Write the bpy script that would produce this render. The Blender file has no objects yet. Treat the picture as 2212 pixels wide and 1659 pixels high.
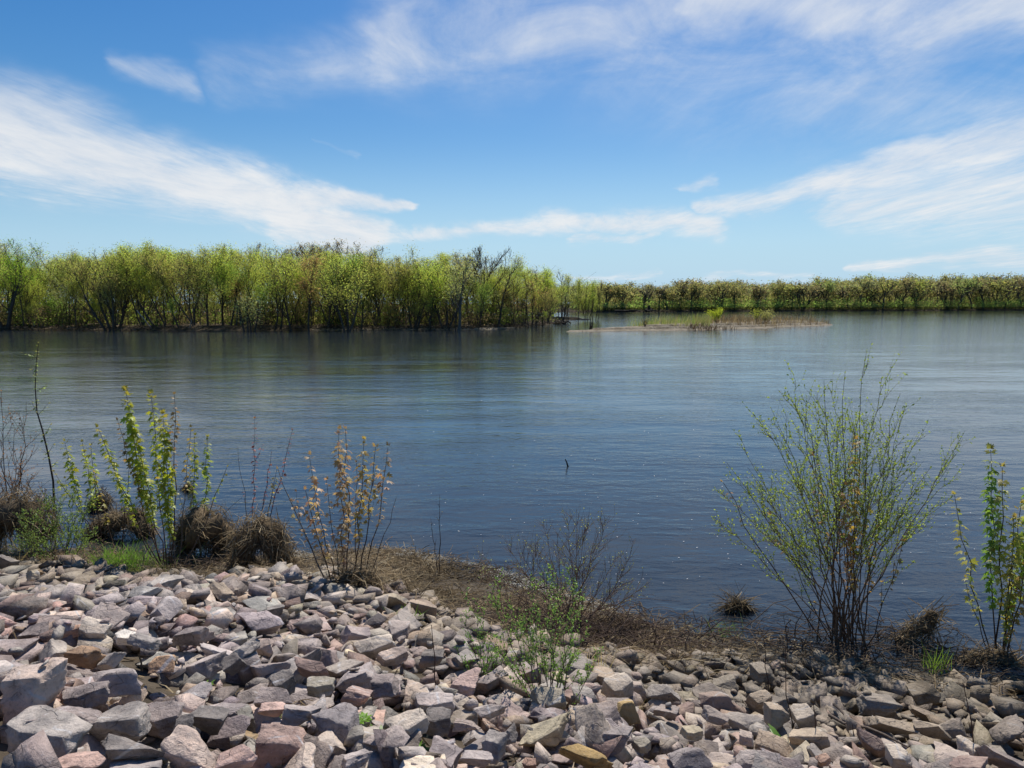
import bpy, bmesh, math, random
import numpy as np
from mathutils import Vector, Matrix, noise as mnoise

scene = bpy.context.scene
R = math.radians
# ------------------------------------------------------------------ camera
CAM_H, PITCH, FPX = 3.2, R(6.5), 1533.0          # eye above the river, tilt down, focal length in 2212-wide units
cam_data = bpy.data.cameras.new("camera")
cam_data.sensor_width = 36.0
cam_data.lens = 36.0 * FPX / 2212.0
cam_data.clip_start, cam_data.clip_end = 0.05, 8000.0
cam = bpy.data.objects.new("camera", cam_data)
scene.collection.objects.link(cam)
cam.location = (0, 0, CAM_H)
cam.rotation_euler = (R(90) - PITCH, 0, 0)
scene.camera = cam
# ------------------------------------------------------------------ view
scene.view_settings.view_transform = 'Standard'
scene.view_settings.look = 'None'
scene.view_settings.gamma = 1.0
scene.view_settings.use_curve_mapping = False
scene.view_settings.exposure = 0.0
scene.cycles.use_denoising = True
scene.cycles.denoiser = 'OPENIMAGEDENOISE'
scene.cycles.denoising_input_passes = 'RGB_ALBEDO_NORMAL'
scene.cycles.denoising_prefilter = 'ACCURATE'
scene.cycles.max_bounces = 6
scene.cycles.diffuse_bounces = 4
scene.cycles.glossy_bounces = 3
scene.cycles.transmission_bounces = 4
scene.cycles.sample_clamp_indirect = 6.0
# ------------------------------------------------------------------ sun
SUN_AZ, SUN_EL = R(14), R(56)
sun_dir = Vector((math.sin(SUN_AZ) * math.cos(SUN_EL), math.cos(SUN_AZ) * math.cos(SUN_EL), math.sin(SUN_EL)))
sl = bpy.data.lights.new("sun", 'SUN')
sl.energy, sl.angle, sl.color = 5.0, R(0.5), (1.0, 0.955, 0.89)
so = bpy.data.objects.new("sun", sl)
scene.collection.objects.link(so)
so.rotation_euler = sun_dir.to_track_quat('Z', 'Y').to_euler()
so.location = sun_dir * 60


def pix_dir(px, py):
    cx, cy = (px - 1106.0) / FPX, (829.5 - py) / FPX
    c, s = math.cos(PITCH), math.sin(PITCH)
    return np.array([cx, c + cy * s, -s + cy * c])


def W(px, py, z=0.0):
    d = pix_dir(px, py)
    t = (z - CAM_H) / d[2]
    return np.array([d[0] * t, d[1] * t, z])


def WY(px, py, y):
    d = pix_dir(px, py)
    t = y / d[1]
    return np.array([d[0] * t, y, CAM_H + d[2] * t])


# ------------------------------------------------------------------ sky
class NT:
    """small helper to write node maths"""
    def __init__(self, tree):
        self.t = tree
        self.n = tree.nodes
        self.l = tree.links

    def put(self, sock, v):
        if isinstance(v, bpy.types.NodeSocket):
            self.l.new(v, sock)
        else:
            sock.default_value = v

    def m(self, op, a, b=0.0, c=0.0, clamp=False):
        n = self.n.new('ShaderNodeMath')
        n.operation = op
        n.use_clamp = clamp
        self.put(n.inputs[0], a)
        self.put(n.inputs[1], b)
        self.put(n.inputs[2], c)
        return n.outputs[0]

    def smooth(self, v, a, b, lo=0.0, hi=1.0):
        n = self.n.new('ShaderNodeMapRange')
        n.interpolation_type = 'SMOOTHSTEP'
        self.put(n.inputs[0], v)
        self.put(n.inputs[1], a)
        self.put(n.inputs[2], b)
        self.put(n.inputs[3], lo)
        self.put(n.inputs[4], hi)
        return n.outputs[0]

    def noise(self, vec, scale, detail=4.0, rough=0.55, dist=0.0, color=False, lac=2.0):
        n = self.n.new('ShaderNodeTexNoise')
        if vec is not None:
            self.l.new(vec, n.inputs['Vector'])
        n.inputs['Scale'].default_value = scale
        n.inputs['Detail'].default_value = detail
        n.inputs['Roughness'].default_value = rough
        n.inputs['Lacunarity'].default_value = lac
        n.inputs['Distortion'].default_value = dist
        return n.outputs['Color' if color else 'Fac']

    def voro(self, vec, scale, feature='F1', out='Distance'):
        n = self.n.new('ShaderNodeTexVoronoi')
        n.feature = feature
        self.l.new(vec, n.inputs['Vector'])
        n.inputs['Scale'].default_value = scale
        return n.outputs[out]

    def mapping(self, vec, loc=(0, 0, 0), rot=(0, 0, 0), scale=(1, 1, 1)):
        n = self.n.new('ShaderNodeMapping')
        self.l.new(vec, n.inputs[0])
        n.inputs[1].default_value = loc
        n.inputs[2].default_value = rot
        n.inputs[3].default_value = scale
        return n.outputs[0]

    def xyz(self, x, y, z):
        n = self.n.new('ShaderNodeCombineXYZ')
        self.put(n.inputs[0], x)
        self.put(n.inputs[1], y)
        self.put(n.inputs[2], z)
        return n.outputs[0]

    def sep(self, v):
        n = self.n.new('ShaderNodeSeparateXYZ')
        self.l.new(v, n.inputs[0])
        return n.outputs[0], n.outputs[1], n.outputs[2]

    def mix(self, fac, a, b, mode='MIX'):
        n = self.n.new('ShaderNodeMix')
        n.data_type = 'RGBA'
        n.blend_type = mode
        n.clamp_factor = True
        self.put(n.inputs[0], fac)
        self.put(n.inputs[6], a if isinstance(a, bpy.types.NodeSocket) else tuple(a) + (1.0,))
        self.put(n.inputs[7], b if isinstance(b, bpy.types.NodeSocket) else tuple(b) + (1.0,))
        return n.outputs[2]

    def bump(self, h, strength, dist, normal=None):
        n = self.n.new('ShaderNodeBump')
        n.inputs['Strength'].default_value = strength
        n.inputs['Distance'].default_value = dist
        self.l.new(h, n.inputs['Height'])
        if normal is not None:
            self.l.new(normal, n.inputs['Normal'])
        return n.outputs[0]

    def attr(self, name, out='Color'):
        n = self.n.new('ShaderNodeAttribute')
        n.attribute_name = name
        return n.outputs[out]


SKY_STRENGTH = 0.10
world = bpy.data.worlds.new("World")
scene.world = world
world.use_nodes = True
wt = world.node_tree
wt.nodes.clear()
N = NT(wt)
sky = wt.nodes.new('ShaderNodeTexSky')
sky.sky_type = 'NISHITA'
sky.sun_disc = False
sky.sun_elevation = SUN_EL
sky.sun_rotation = SUN_AZ
sky.altitude = 0.0
sky.air_density = 1.0
sky.dust_density = 0.6
sky.ozone_density = 1.0
tc = wt.nodes.new('ShaderNodeTexCoord')
dx, dy, dz = N.sep(tc.outputs['Generated'])
az = N.m('MULTIPLY', N.m('ARCTAN2', dx, dy), 57.29578)
el = N.m('MULTIPLY', N.m('ARCSINE', dz), 57.29578)
zz = N.m('ADD', N.m('MAXIMUM', dz, 0.0), 0.035)
cu, cv = N.m('DIVIDE', dx, zz), N.m('DIVIDE', dy, zz)      # position on a flat cloud layer, in units of its height
cpos = N.xyz(cu, cv, 0.0)
# the cloud bands run away from the viewer towards one far point, so their fibres are stretched along it
fib = N.mapping(cpos, rot=(0, 0, R(-12)), scale=(1.0, 0.30, 1.0))
warp = N.noise(fib, 0.8, 2.0, 0.5, color=True)
va = wt.nodes.new('ShaderNodeVectorMath')
va.operation = 'MULTIPLY_ADD'
wt.links.new(warp, va.inputs[0])
va.inputs[1].default_value = (0.9, 0.9, 0.0)
wt.links.new(fib, va.inputs[2])
n_big = N.noise(va.outputs[0], 1.3, 5.0, 0.6)
n_fine = N.noise(va.outputs[0], 5.0, 7.0, 0.68)
comb = N.mapping(cpos, rot=(0, 0, R(-20)), scale=(2.2, 0.8, 1.0))
vb = wt.nodes.new('ShaderNodeVectorMath')
vb.operation = 'MULTIPLY_ADD'
wt.links.new(warp, vb.inputs[0])
vb.inputs[1].default_value = (1.6, 1.6, 0.0)
wt.links.new(comb, vb.inputs[2])
n_hair = N.noise(vb.outputs[0], 3.2, 8.0, 0.7)
aevec = N.xyz(az, el, 0.0)
wob = N.noise(N.mapping(aevec, scale=(0.10, 0.22, 1)), 1.0, 4.0, 0.6, color=True)
wx, wy, _ = N.sep(wob)
azw = N.m('ADD', az, N.m('MULTIPLY', N.m('SUBTRACT', wx, 0.5), 7.0))
elw = N.m('ADD', el, N.m('MULTIPLY', N.m('SUBTRACT', wy, 0.5), 4.0))


def az_el(px, py):
    d = pix_dir(px, py)
    return math.degrees(math.atan2(d[0], d[1])), math.degrees(math.atan2(d[2], math.hypot(d[0], d[1])))


def stroke(p0, p1, r0, r1, inten):
    """a soft band of cloud between two sky directions; returns density"""
    a0, e0 = az_el(*p0)
    a1, e1 = az_el(*p1)
    ux, uy = a1 - a0, e1 - e0
    L2 = ux * ux + uy * uy
    qx, qy = N.m('SUBTRACT', azw, a0), N.m('SUBTRACT', elw, e0)
    t = N.m('MULTIPLY', N.m('ADD', N.m('MULTIPLY', qx, ux), N.m('MULTIPLY', qy, uy)), 1.0 / L2, clamp=True)
    ex = N.m('SUBTRACT', qx, N.m('MULTIPLY', t, ux))
    ey = N.m('SUBTRACT', qy, N.m('MULTIPLY', t, uy))
    d = N.m('SQRT', N.m('ADD', N.m('MULTIPLY', ex, ex), N.m('MULTIPLY', ey, ey)))
    k = math.degrees(1.0 / FPX)
    r = N.m('MULTIPLY_ADD', t, (r1 - r0) * k, r0 * k)
    f = N.m('DIVIDE', d, r)
    return N.smooth(f, 1.5, 0.05, 0.0, inten)


strokes = [
    ((-420, 190), (60, 296), 92, 88, 1.1), ((60, 296), (380, 385), 88, 80, 1.1), ((380, 385), (660, 455), 80, 58, 1.1),
    ((640, 430), (875, 442), 52, 12, 1.0), ((620, 470), (800, 525), 62, 40, 1.1), ((780, 520), (1000, 510), 26, 12, 0.6),
    ((230, 140), (400, 172), 18, 28, 0.5),
    ((470, 150), (900, 110), 50, 90, 0.40), ((850, 80), (1400, 30), 110, 150, 0.54), ((1300, 60), (2300, 130), 180, 220, 0.40),
    ((1500, -20), (2500, 0), 70, 80, 0.75),
    ((900, 512), (1240, 478), 20, 30, 0.78), ((1200, 478), (1540, 490), 30, 34, 0.88), ((1250, 520), (1400, 520), 16, 10, 0.65),
    ((1500, 447), (1800, 400), 20, 44, 0.8), ((1780, 402), (2260, 300), 40, 54, 0.88), ((1850, 450), (2400, 400), 56, 110, 0.8),
    ((1820, 562), (2300, 552), 9, 16, 0.72), ((1225, 590), (1430, 587), 8, 8, 0.5), ((1500, 604), (1740, 594), 7, 8, 0.5),
    ((1455, 398), (1545, 386), 8, 14, 0.55), ((700, 300), (790, 328), 5, 7, 0.25), ((1400, 640), (2400, 600), 18, 26, 0.35),
]
dens = None
for s in strokes:
    v = stroke(*s)
    dens = v if dens is None else N.m('MAXIMUM', dens, v)
# thin cirrus over the rest of the sky
veil = N.smooth(n_big, 0.55, 0.9, 0.0, 0.16)
dens = N.m('MAXIMUM', dens, N.m('MULTIPLY', veil, N.smooth(el, 14.0, 30.0)))
# low bands show drawn-out fibres; the veil overhead is soft and mottled
soft = N.noise(N.mapping(aevec, rot=(0, 0, R(14)), scale=(0.085, 0.21, 1)), 1.0, 9.0, 0.62, 0.7)
t_low = N.m('ADD', N.m('MULTIPLY', N.m('SUBTRACT', n_big, 0.5), 1.0), N.m('ADD', N.m('MULTIPLY', N.m('SUBTRACT', n_fine, 0.5), 0.8), N.m('MULTIPLY', N.m('SUBTRACT', n_hair, 0.5), 0.9)))
t_high = N.m('ADD', N.m('MULTIPLY', N.m('SUBTRACT', soft, 0.5), 1.35), N.m('ADD', N.m('MULTIPLY', N.m('SUBTRACT', n_fine, 0.5), 0.35), N.m('MULTIPLY', N.m('SUBTRACT', n_hair, 0.5), 0.3)))
hi = N.smooth(el, 9.0, 16.0)
tex = N.m('ADD', N.m('MULTIPLY', t_low, N.m('SUBTRACT', 1.0, hi)), N.m('MULTIPLY', t_high, hi))
cl = N.m('ADD', dens, N.m('MULTIPLY', tex, N.smooth(dens, 0.0, 0.45)))
cloud = N.smooth(cl, 0.0, 1.25, 0.0, 0.94)
hsv = wt.nodes.new('ShaderNodeHueSaturation')
hsv.inputs['Saturation'].default_value = 1.5
hsv.inputs['Value'].default_value = 1.0
wt.links.new(sky.outputs[0], hsv.inputs['Color'])
ccol = N.mix(N.smooth(N.m('ADD', n_big, N.m('MULTIPLY', n_fine, 0.4)), 0.45, 0.95), (7.2, 7.6, 8.2), (8.6, 8.7, 8.8))
# clear spring air: the haze close to the horizon is a pale blue, not yellow
skyc = N.mix(N.smooth(el, 13.0, -1.0, 0.0, 0.9), hsv.outputs[0], (4.8, 6.95, 9.0))
col = N.mix(cloud, N.mix(1.0, skyc, N.mix(N.smooth(el, 10.0, 36.0), (0.88, 0.95, 1.0), (0.68, 0.84, 1.0)), 'MULTIPLY'), ccol)
bg = wt.nodes.new('ShaderNodeBackground')
wt.links.new(col, bg.inputs[0])
bg.inputs[1].default_value = SKY_STRENGTH
wo = wt.nodes.new('ShaderNodeOutputWorld')
wt.links.new(bg.outputs[0], wo.inputs[0])


# ------------------------------------------------------------------ object helpers
def link(o, parent=None):
    scene.collection.objects.link(o)
    if parent is not None:
        o.parent = parent
    return o


def tag(o, label=None, cat=None, group=None, kind=None):
    if label:
        o['label'] = label
    if cat:
        o['category'] = cat
    if group:
        o['group'] = group
    if kind:
        o['kind'] = kind
    return o


def empty(name, loc, label, cat, group=None):
    o = bpy.data.objects.new(name, None)
    o.empty_display_size = 0.1
    o.location = tuple(float(v) for v in loc)
    link(o)
    return tag(o, label, cat, group)


class MB:
    """collects triangles / quads with a colour per vertex and links them as ONE mesh object"""
    def __init__(self):
        self.v, self.f3, self.f4, self.c, self.n = [], [], [], [], 0

    def add(self, v, f, c):
        v = np.asarray(v, dtype=np.float64).reshape(-1, 3)
        f = np.asarray(f, dtype=np.int64)
        (self.f3 if f.shape[1] == 3 else self.f4).append(f + self.n)
        c = np.asarray(c, dtype=np.float64)
        if c.ndim == 1:
            c = np.broadcast_to(c, (len(v), 3))
        self.v.append(v)
        self.c.append(c)
        self.n += len(v)

    def mesh(self, name, mat, origin=(0, 0, 0), smooth=False, lp=None):
        if not self.v:
            return None
        V = np.concatenate(self.v) - np.asarray(origin, dtype=np.float64)
        C = np.concatenate(self.c)
        loops, starts, pos = [], [], 0
        for fl, k in ((self.f3, 3), (self.f4, 4)):
            if fl:
                F = np.concatenate(fl)
                loops.append(F.reshape(-1))
                starts.append(pos + np.arange(len(F)) * k)
                pos += F.size
        loops, starts = np.concatenate(loops), np.concatenate(starts)
        me = bpy.data.meshes.new(name)
        me.vertices.add(len(V))
        me.vertices.foreach_set('co', V.astype(np.float32).ravel())
        me.loops.add(len(loops))
        me.loops.foreach_set('vertex_index', loops.astype(np.int32))
        me.polygons.add(len(starts))
        me.polygons.foreach_set('loop_start', starts.astype(np.int32))
        if smooth:
            me.polygons.foreach_set('use_smooth', np.ones(len(starts), dtype=bool))
        me.update(calc_edges=True)
        a = me.color_attributes.new('Col', 'FLOAT_COLOR', 'POINT')
        a.data.foreach_set('color', np.c_[C, np.ones(len(C))].astype(np.float32).ravel())
        if lp is not None:
            b = me.attributes.new('lp', 'FLOAT_VECTOR', 'POINT')
            b.data.foreach_set('vector', np.asarray(lp, dtype=np.float32).ravel())
        me.materials.append(mat)
        return me

    def build(self, name, mat, parent=None, origin=(0, 0, 0), smooth=False, lp=None):
        """origin: world place of the object's own origin; the vertices are given in world space"""
        me = self.mesh(name, mat, origin, smooth, lp)
        if me is None:
            return None
        o = bpy.data.objects.new(name, me)
        link(o, parent)
        if parent is not None:
            base = np.zeros(3)
            p = parent
            while p is not None:
                base += np.array(p.location)
                p = p.parent
            o.location = tuple(np.asarray(origin, dtype=float) - base)
        else:
            o.location = tuple(float(x) for x in origin)
        return o


def unit(v):
    v = np.asarray(v, dtype=np.float64)
    return v / np.maximum(np.linalg.norm(v, axis=-1, keepdims=True), 1e-9)


def tube(mb, pts, rad, sides, col):
    pts = np.asarray(pts, dtype=np.float64)
    n = len(pts)
    rad = np.broadcast_to(np.asarray(rad, dtype=np.float64), (n,))
    t = np.empty_like(pts)
    t[1:-1] = pts[2:] - pts[:-2]
    t[0], t[-1] = pts[1] - pts[0], pts[-1] - pts[-2]
    t = unit(t)
    ref = np.array([0.31, 0.95, 0.05]) if abs(t[0] @ np.array([0.31, 0.95, 0.05])) < 0.9 else np.array([1.0, 0, 0])
    a = unit(np.cross(t, ref))
    b = np.cross(t, a)
    th = np.arange(sides) * (2 * math.pi / sides)
    ring = np.cos(th)[None, :, None] * a[:, None, :] + np.sin(th)[None, :, None] * b[:, None, :]
    V = (pts[:, None, :] + ring * rad[:, None, None]).reshape(-1, 3)
    i = np.arange(n - 1)[:, None] * sides
    j = np.arange(sides)[None, :]
    k = (j + 1) % sides
    F = np.stack([i + j, i + k, i + sides + k, i + sides + j], axis=-1).reshape(-1, 4)
    mb.add(V, F, col)


def scatter(mb, tv, tf, P, X, Z, S, C):
    """copies of a small template (x = length, y = width, z = normal) at points P along X with normal Z"""
    P, X, Z = np.asarray(P, float), unit(X), np.asarray(Z, float)
    Y = unit(np.cross(Z, X))
    Z = np.cross(X, Y)
    S = np.broadcast_to(np.asarray(S, float), (len(P),)) if np.ndim(S) < 2 else np.asarray(S, float)
    if S.ndim == 1:
        S = np.repeat(S[:, None], 3, axis=1)
    T = np.asarray(tv, float)
    V = (P[:, None, :] + T[None, :, 0:1] * (X * S[:, 0:1])[:, None, :] + T[None, :, 1:2] * (Y * S[:, 1:2])[:, None, :]
         + T[None, :, 2:3] * (Z * S[:, 2:3])[:, None, :])
    tf = np.asarray(tf)
    F = tf[None] + (np.arange(len(P)) * len(T))[:, None, None]
    C = np.asarray(C, float)
    if C.ndim == 1:
        C = np.broadcast_to(C, (len(P), 3))
    mb.add(V.reshape(-1, 3), F.reshape(-1, tf.shape[1]), np.repeat(C, len(T), axis=0))


def rand_unit(rng, n):
    return unit(rng.normal(size=(n, 3)))


# ------------------------------------------------------------------ materials
def new_mat(name):
    m = bpy.data.materials.new(name)
    m.use_nodes = True
    t = m.node_tree
    t.nodes.clear()
    out = t.nodes.new('ShaderNodeOutputMaterial')
    return m, NT(t), out


def principled(n, out, col, rough=0.8, normal=None, spec=0.3):
    p = n.n.new('ShaderNodeBsdfPrincipled')
    n.put(p.inputs['Base Color'], col if isinstance(col, bpy.types.NodeSocket) else tuple(col) + (1,))
    n.put(p.inputs['Roughness'], rough)
    p.inputs['Specular IOR Level'].default_value = spec
    if normal is not None:
        n.l.new(normal, p.inputs['Normal'])
    n.l.new(p.outputs[0], out.inputs[0])
    return p


def leaf_material(name, trans=0.5, gloss=0.06):
    m, n, out = new_mat(name)
    c = n.attr('Col')
    d = n.n.new('ShaderNodeBsdfDiffuse')
    n.l.new(c, d.inputs[0])
    t = n.n.new('ShaderNodeBsdfTranslucent')
    n.l.new(n.mix(1.0, c, (1.2 * trans * 2, 1.15 * trans * 2, 0.7 * trans * 2), 'MULTIPLY'), t.inputs[0])
    mx = n.n.new('ShaderNodeAddShader')          # a thin leaf reflects about as much light as it lets through
    n.l.new(d.outputs[0], mx.inputs[0])
    n.l.new(t.outputs[0], mx.inputs[1])
    g = n.n.new('ShaderNodeBsdfGlossy')
    g.inputs['Roughness'].default_value = 0.45
    mg = n.n.new('ShaderNodeMixShader')
    mg.inputs[0].default_value = gloss
    n.l.new(mx.outputs[0], mg.inputs[1])
    n.l.new(g.outputs[0], mg.inputs[2])
    n.l.new(mg.outputs[0], out.inputs[0])
    return m


def bark_material(name, scale):
    m, n, out = new_mat(name)
    g = n.n.new('ShaderNodeNewGeometry')
    v = n.mapping(g.outputs['Position'], scale=(1, 1, 0.3))
    nz = n.noise(v, scale, 4.0, 0.65)
    c = n.mix(1.0, n.attr('Col'), n.mix(n.smooth(nz, 0.3, 0.7), (0.6, 0.6, 0.62), (1.35, 1.3, 1.25)), 'MULTIPLY')
    principled(n, out, c, 0.9, n.bump(nz, 0.5, 0.3 / scale), 0.15)
    return m


M_LEAF = leaf_material('leaf', 0.5, 0.03)
M_FARLEAF = leaf_material('tree_foliage', 0.8, 0.0)
M_BARK = bark_material('bark', 14.0)
M_TWIG = bark_material('twig_bark', 60.0)


def straw_material():
    m, n, out = new_mat('dead_reed')
    c = n.attr('Col')
    d = n.n.new('ShaderNodeBsdfDiffuse')
    n.l.new(c, d.inputs[0])
    t = n.n.new('ShaderNodeBsdfTranslucent')
    n.l.new(c, t.inputs[0])
    mx = n.n.new('ShaderNodeMixShader')
    mx.inputs[0].default_value = 0.2
    n.l.new(d.outputs[0], mx.inputs[1])
    n.l.new(t.outputs[0], mx.inputs[2])
    n.l.new(mx.outputs[0], out.inputs[0])
    return m


M_STRAW = straw_material()


def rock_material():
    m, n, out = new_mat('quarried_stone')
    lp = n.attr('lp', 'Vector')
    base = n.attr('Col')
    wv = n.noise(lp, 4.0, 3.0, 0.6, color=True)
    vn = n.n.new('ShaderNodeVectorMath')
    vn.operation = 'MULTIPLY_ADD'
    n.l.new(wv, vn.inputs[0])
    vn.inputs[1].default_value = (0.25, 0.25, 0.25)
    n.l.new(lp, vn.inputs[2])
    va_ = vn.outputs[0]
    big = n.noise(lp, 5.0, 5.0, 0.6, 0.3)
    fine = n.noise(lp, 46.0, 6.0, 0.7)
    layer = n.noise(n.mapping(va_, scale=(3, 3, 30)), 1.0, 6.0, 0.65, 0.4)
    spk = n.noise(lp, 150.0, 2.0, 0.5)
    c = n.mix(1.0, base, n.mix(n.smooth(big, 0.3, 0.72), (0.64, 0.63, 0.63), (1.7, 1.64, 1.55)), 'MULTIPLY')
    c = n.mix(n.smooth(layer, 0.5, 0.72, 0.0, 0.5), c, n.mix(1.0, c, (1.5, 1.4, 1.33), 'MULTIPLY'))
    c = n.mix(n.smooth(fine, 0.56, 0.78, 0.0, 0.6), c, n.mix(0.55, c, (0.62, 0.59, 0.57)))
    c = n.mix(n.smooth(fine, 0.5, 0.28, 0.0, 0.75), c, n.mix(1.0, c, (0.5, 0.48, 0.47), 'MULTIPLY'))
    c = n.mix(n.smooth(spk, 0.62, 0.75, 0.0, 0.4), c, (0.55, 0.52, 0.5))
    # pale quartz veins on some stones only
    vein = n.voro(n.mapping(lp, scale=(1, 1.6, 1)), 2.6, 'DISTANCE_TO_EDGE')
    c = n.mix(n.m('MULTIPLY', n.smooth(vein, 0.022, 0.004), n.smooth(big, 0.5, 0.62, 0.0, 0.75)), c, (0.62, 0.6, 0.58))
    crk = n.voro(n.mapping(va_, scale=(1, 1, 2.2)), 4.5, 'DISTANCE_TO_EDGE')
    crm = n.m('MULTIPLY', n.smooth(crk, 0.016, 0.002), n.smooth(big, 0.58, 0.42))
    c = n.mix(n.m('MULTIPLY', crm, 0.4), c, (0.09, 0.078, 0.07))
    # rust / ochre stain
    st = n.noise(lp, 3.1, 3.0, 0.6)
    c = n.mix(n.smooth(st, 0.58, 0.78, 0.0, 0.42), c, n.mix(0.6, c, (0.30, 0.19, 0.10)))
    # mud left by high water: everything below the flood line
    g = n.n.new('ShaderNodeNewGeometry')
    px, py, pz = n.sep(g.outputs['Position'])
    mz = n.m('ADD', pz, n.m('MULTIPLY', n.m('SUBTRACT', n.noise(g.outputs['Position'], 1.6, 4.0, 0.6), 0.5), 0.5))
    mud = n.smooth(mz, 0.78, 0.30, 0.0, 0.85)
    mud = n.m('MULTIPLY', mud, n.smooth(fine, 0.75, 0.35, 0.55, 1.0))
    c = n.mix(mud, c, n.mix(big, (0.11, 0.087, 0.055), (0.17, 0.14, 0.095)))
    dust = n.m('MULTIPLY', n.smooth(mz, 1.3, 0.6, 0.0, 0.5), n.smooth(big, 0.35, 0.6))
    c = n.mix(dust, c, (0.33, 0.27, 0.2))
    h = n.m('ADD', n.m('MULTIPLY', fine, 0.5), n.m('ADD', n.m('MULTIPLY', layer, 0.5), n.m('SUBTRACT', n.m('MULTIPLY', big, 1.0), n.m('MULTIPLY', crm, 0.2))))
    nb = n.bump(h, 0.9, 0.026)
    principled(n, out, c, 0.82, nb, 0.25)
    return m


M_ROCK = rock_material()


def soil_material():
    m, n, out = new_mat('soil')
    g = n.n.new('ShaderNodeNewGeometry')
    p = g.outputs['Position']
    a = n.noise(p, 3.0, 6.0, 0.65)
    b = n.noise(p, 60.0, 4.0, 0.7)
    c = n.mix(n.smooth(a, 0.35, 0.65), (0.055, 0.042, 0.028), (0.12, 0.094, 0.065))
    c = n.mix(n.smooth(b, 0.55, 0.75, 0, 0.5), c, (0.2, 0.155, 0.11))
    px, py, pz = n.sep(p)
    wet = n.smooth(pz, 0.10, -0.02)
    c = n.mix(wet, c, (0.05, 0.042, 0.03))
    principled(n, out, c, n.smooth(pz, 0.08, 0.0, 0.95, 0.45), n.bump(n.m('ADD', a, b), 0.8, 0.02), 0.3)
    return m


M_SOIL = soil_material()


def bank_material(name, ca, cb, sc):
    m, n, out = new_mat(name)
    g = n.n.new('ShaderNodeNewGeometry')
    a = n.noise(g.outputs['Position'], sc, 6.0, 0.65)
    b = n.noise(g.outputs['Position'], sc * 9, 3.0, 0.65)
    c = n.mix(n.smooth(n.m('ADD', n.m('MULTIPLY', a, 0.65), n.m('MULTIPLY', b, 0.35)), 0.38, 0.62), ca, cb)
    principled(n, out, c, 0.95, n.bump(b, 0.8, 0.2 / sc), 0.1)
    return m


M_BANK = bank_material('mud_bank', (0.045, 0.034, 0.022), (0.15, 0.115, 0.075), 0.8)
M_SAND = bank_material('sand', (0.18, 0.148, 0.10), (0.38, 0.325, 0.235), 0.7)
M_FARBANK = bank_material('far_mud_bank', (0.035, 0.03, 0.02), (0.10, 0.08, 0.05), 0.15)


def water_material():
    m, n, out = new_mat('river_water')
    g = n.n.new('ShaderNodeNewGeometry')
    p = g.outputs['Position']
    flow = n.mapping(p, rot=(0, 0, R(8)), scale=(1.0, 1.9, 1.0))
    wrp = n.noise(p, 0.35, 3.0, 0.5, color=True)
    va = n.n.new('ShaderNodeVectorMath')
    va.operation = 'MULTIPLY_ADD'
    n.l.new(wrp, va.inputs[0])
    va.inputs[1].default_value = (0.9, 0.9, 0.9)
    n.l.new(flow, va.inputs[2])
    q = va.outputs[0]
    swell = n.noise(q, 0.55, 3.0, 0.5)
    wave = n.noise(q, 2.6, 3.0, 0.55)
    rip = n.noise(q, 9.0, 3.0, 0.6)
    # calmer and rougher patches of the current
    patch = n.noise(n.mapping(p, scale=(0.07, 0.24, 1)), 1.0, 5.0, 0.65)
    patch2 = n.noise(n.mapping(p, rot=(0, 0, R(4)), scale=(0.22, 1.1, 1)), 1.0, 4.0, 0.6)
    patch = n.m('ADD', n.m('MULTIPLY', patch, 0.6), n.m('MULTIPLY', patch2, 0.4))
    amp = n.smooth(patch, 0.38, 0.62, 0.4, 1.45)
    h = n.m('ADD', n.m('MULTIPLY', swell, 0.020),
            n.m('MULTIPLY', amp, n.m('ADD', n.m('MULTIPLY', wave, 0.0125), n.m('MULTIPLY', rip, 0.0038))))
    nb = n.bump(h, 1.0, 1.0)
    sp = n.noise(p, 0.12, 3.0, 0.5)
    body = n.mix(sp, (0.019, 0.028, 0.038), (0.028, 0.036, 0.043))
    b = principled(n, out, body, 0.05, nb, 0.5)
    b.inputs['IOR'].default_value = 1.333
    return m


M_WATER = water_material()
# ================================================================== SETTING
rng = np.random.default_rng(7)


def poly_dist(px, py, P):
    """distance of grid points to a polyline"""
    best = np.full(px.shape, 1e9)
    for (x0, y0), (x1, y1) in zip(P[:-1], P[1:]):
        ux, uy = x1 - x0, y1 - y0
        t = np.clip(((px - x0) * ux + (py - y0) * uy) / (ux * ux + uy * uy), 0, 1)
        best = np.minimum(best, np.hypot(px - x0 - t * ux, py - y0 - t * uy))
    return best


def inside(px, py, P):
    r = np.zeros(px.shape, bool)
    n = len(P)
    for i in range(n):
        (x0, y0), (x1, y1) = P[i], P[(i + 1) % n]
        c = ((y0 > py) != (y1 > py)) & (px < (x1 - x0) * (py - y0) / ((y1 - y0) if y1 != y0 else 1e-9) + x0)
        r ^= c
    return r


def fbm(x, y, seed, sc):
    r = np.random.default_rng(seed)
    out = np.zeros_like(x)
    for k in range(5):
        for _ in range(3):
            a, ph = r.uniform(0, 6.283, 2)
            f = sc * 1.9 ** k * r.uniform(0.7, 1.3)
            out += np.sin((x * math.cos(a) + y * math.sin(a)) * f + ph) / 1.8 ** k / 3
    return out


def sheet(name, xs, ys, zf, mat, keep=None):
    X, Y = np.meshgrid(xs, ys)
    Z = zf(X, Y)
    nx, ny = len(xs), len(ys)
    i = np.arange(nx - 1)[None, :] + np.arange(ny - 1)[:, None] * nx
    F = np.stack([i, i + 1, i + nx + 1, i + nx], -1).reshape(-1, 4)
    if keep is not None:
        F = F[(Z.ravel()[F] > keep).any(1)]
    mb = MB()
    mb.add(np.c_[X.ravel(), Y.ravel(), Z.ravel()], F, (0.3, 0.3, 0.3))
    o = mb.build(name, mat, smooth=True)
    return tag(o, kind='structure')


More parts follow.
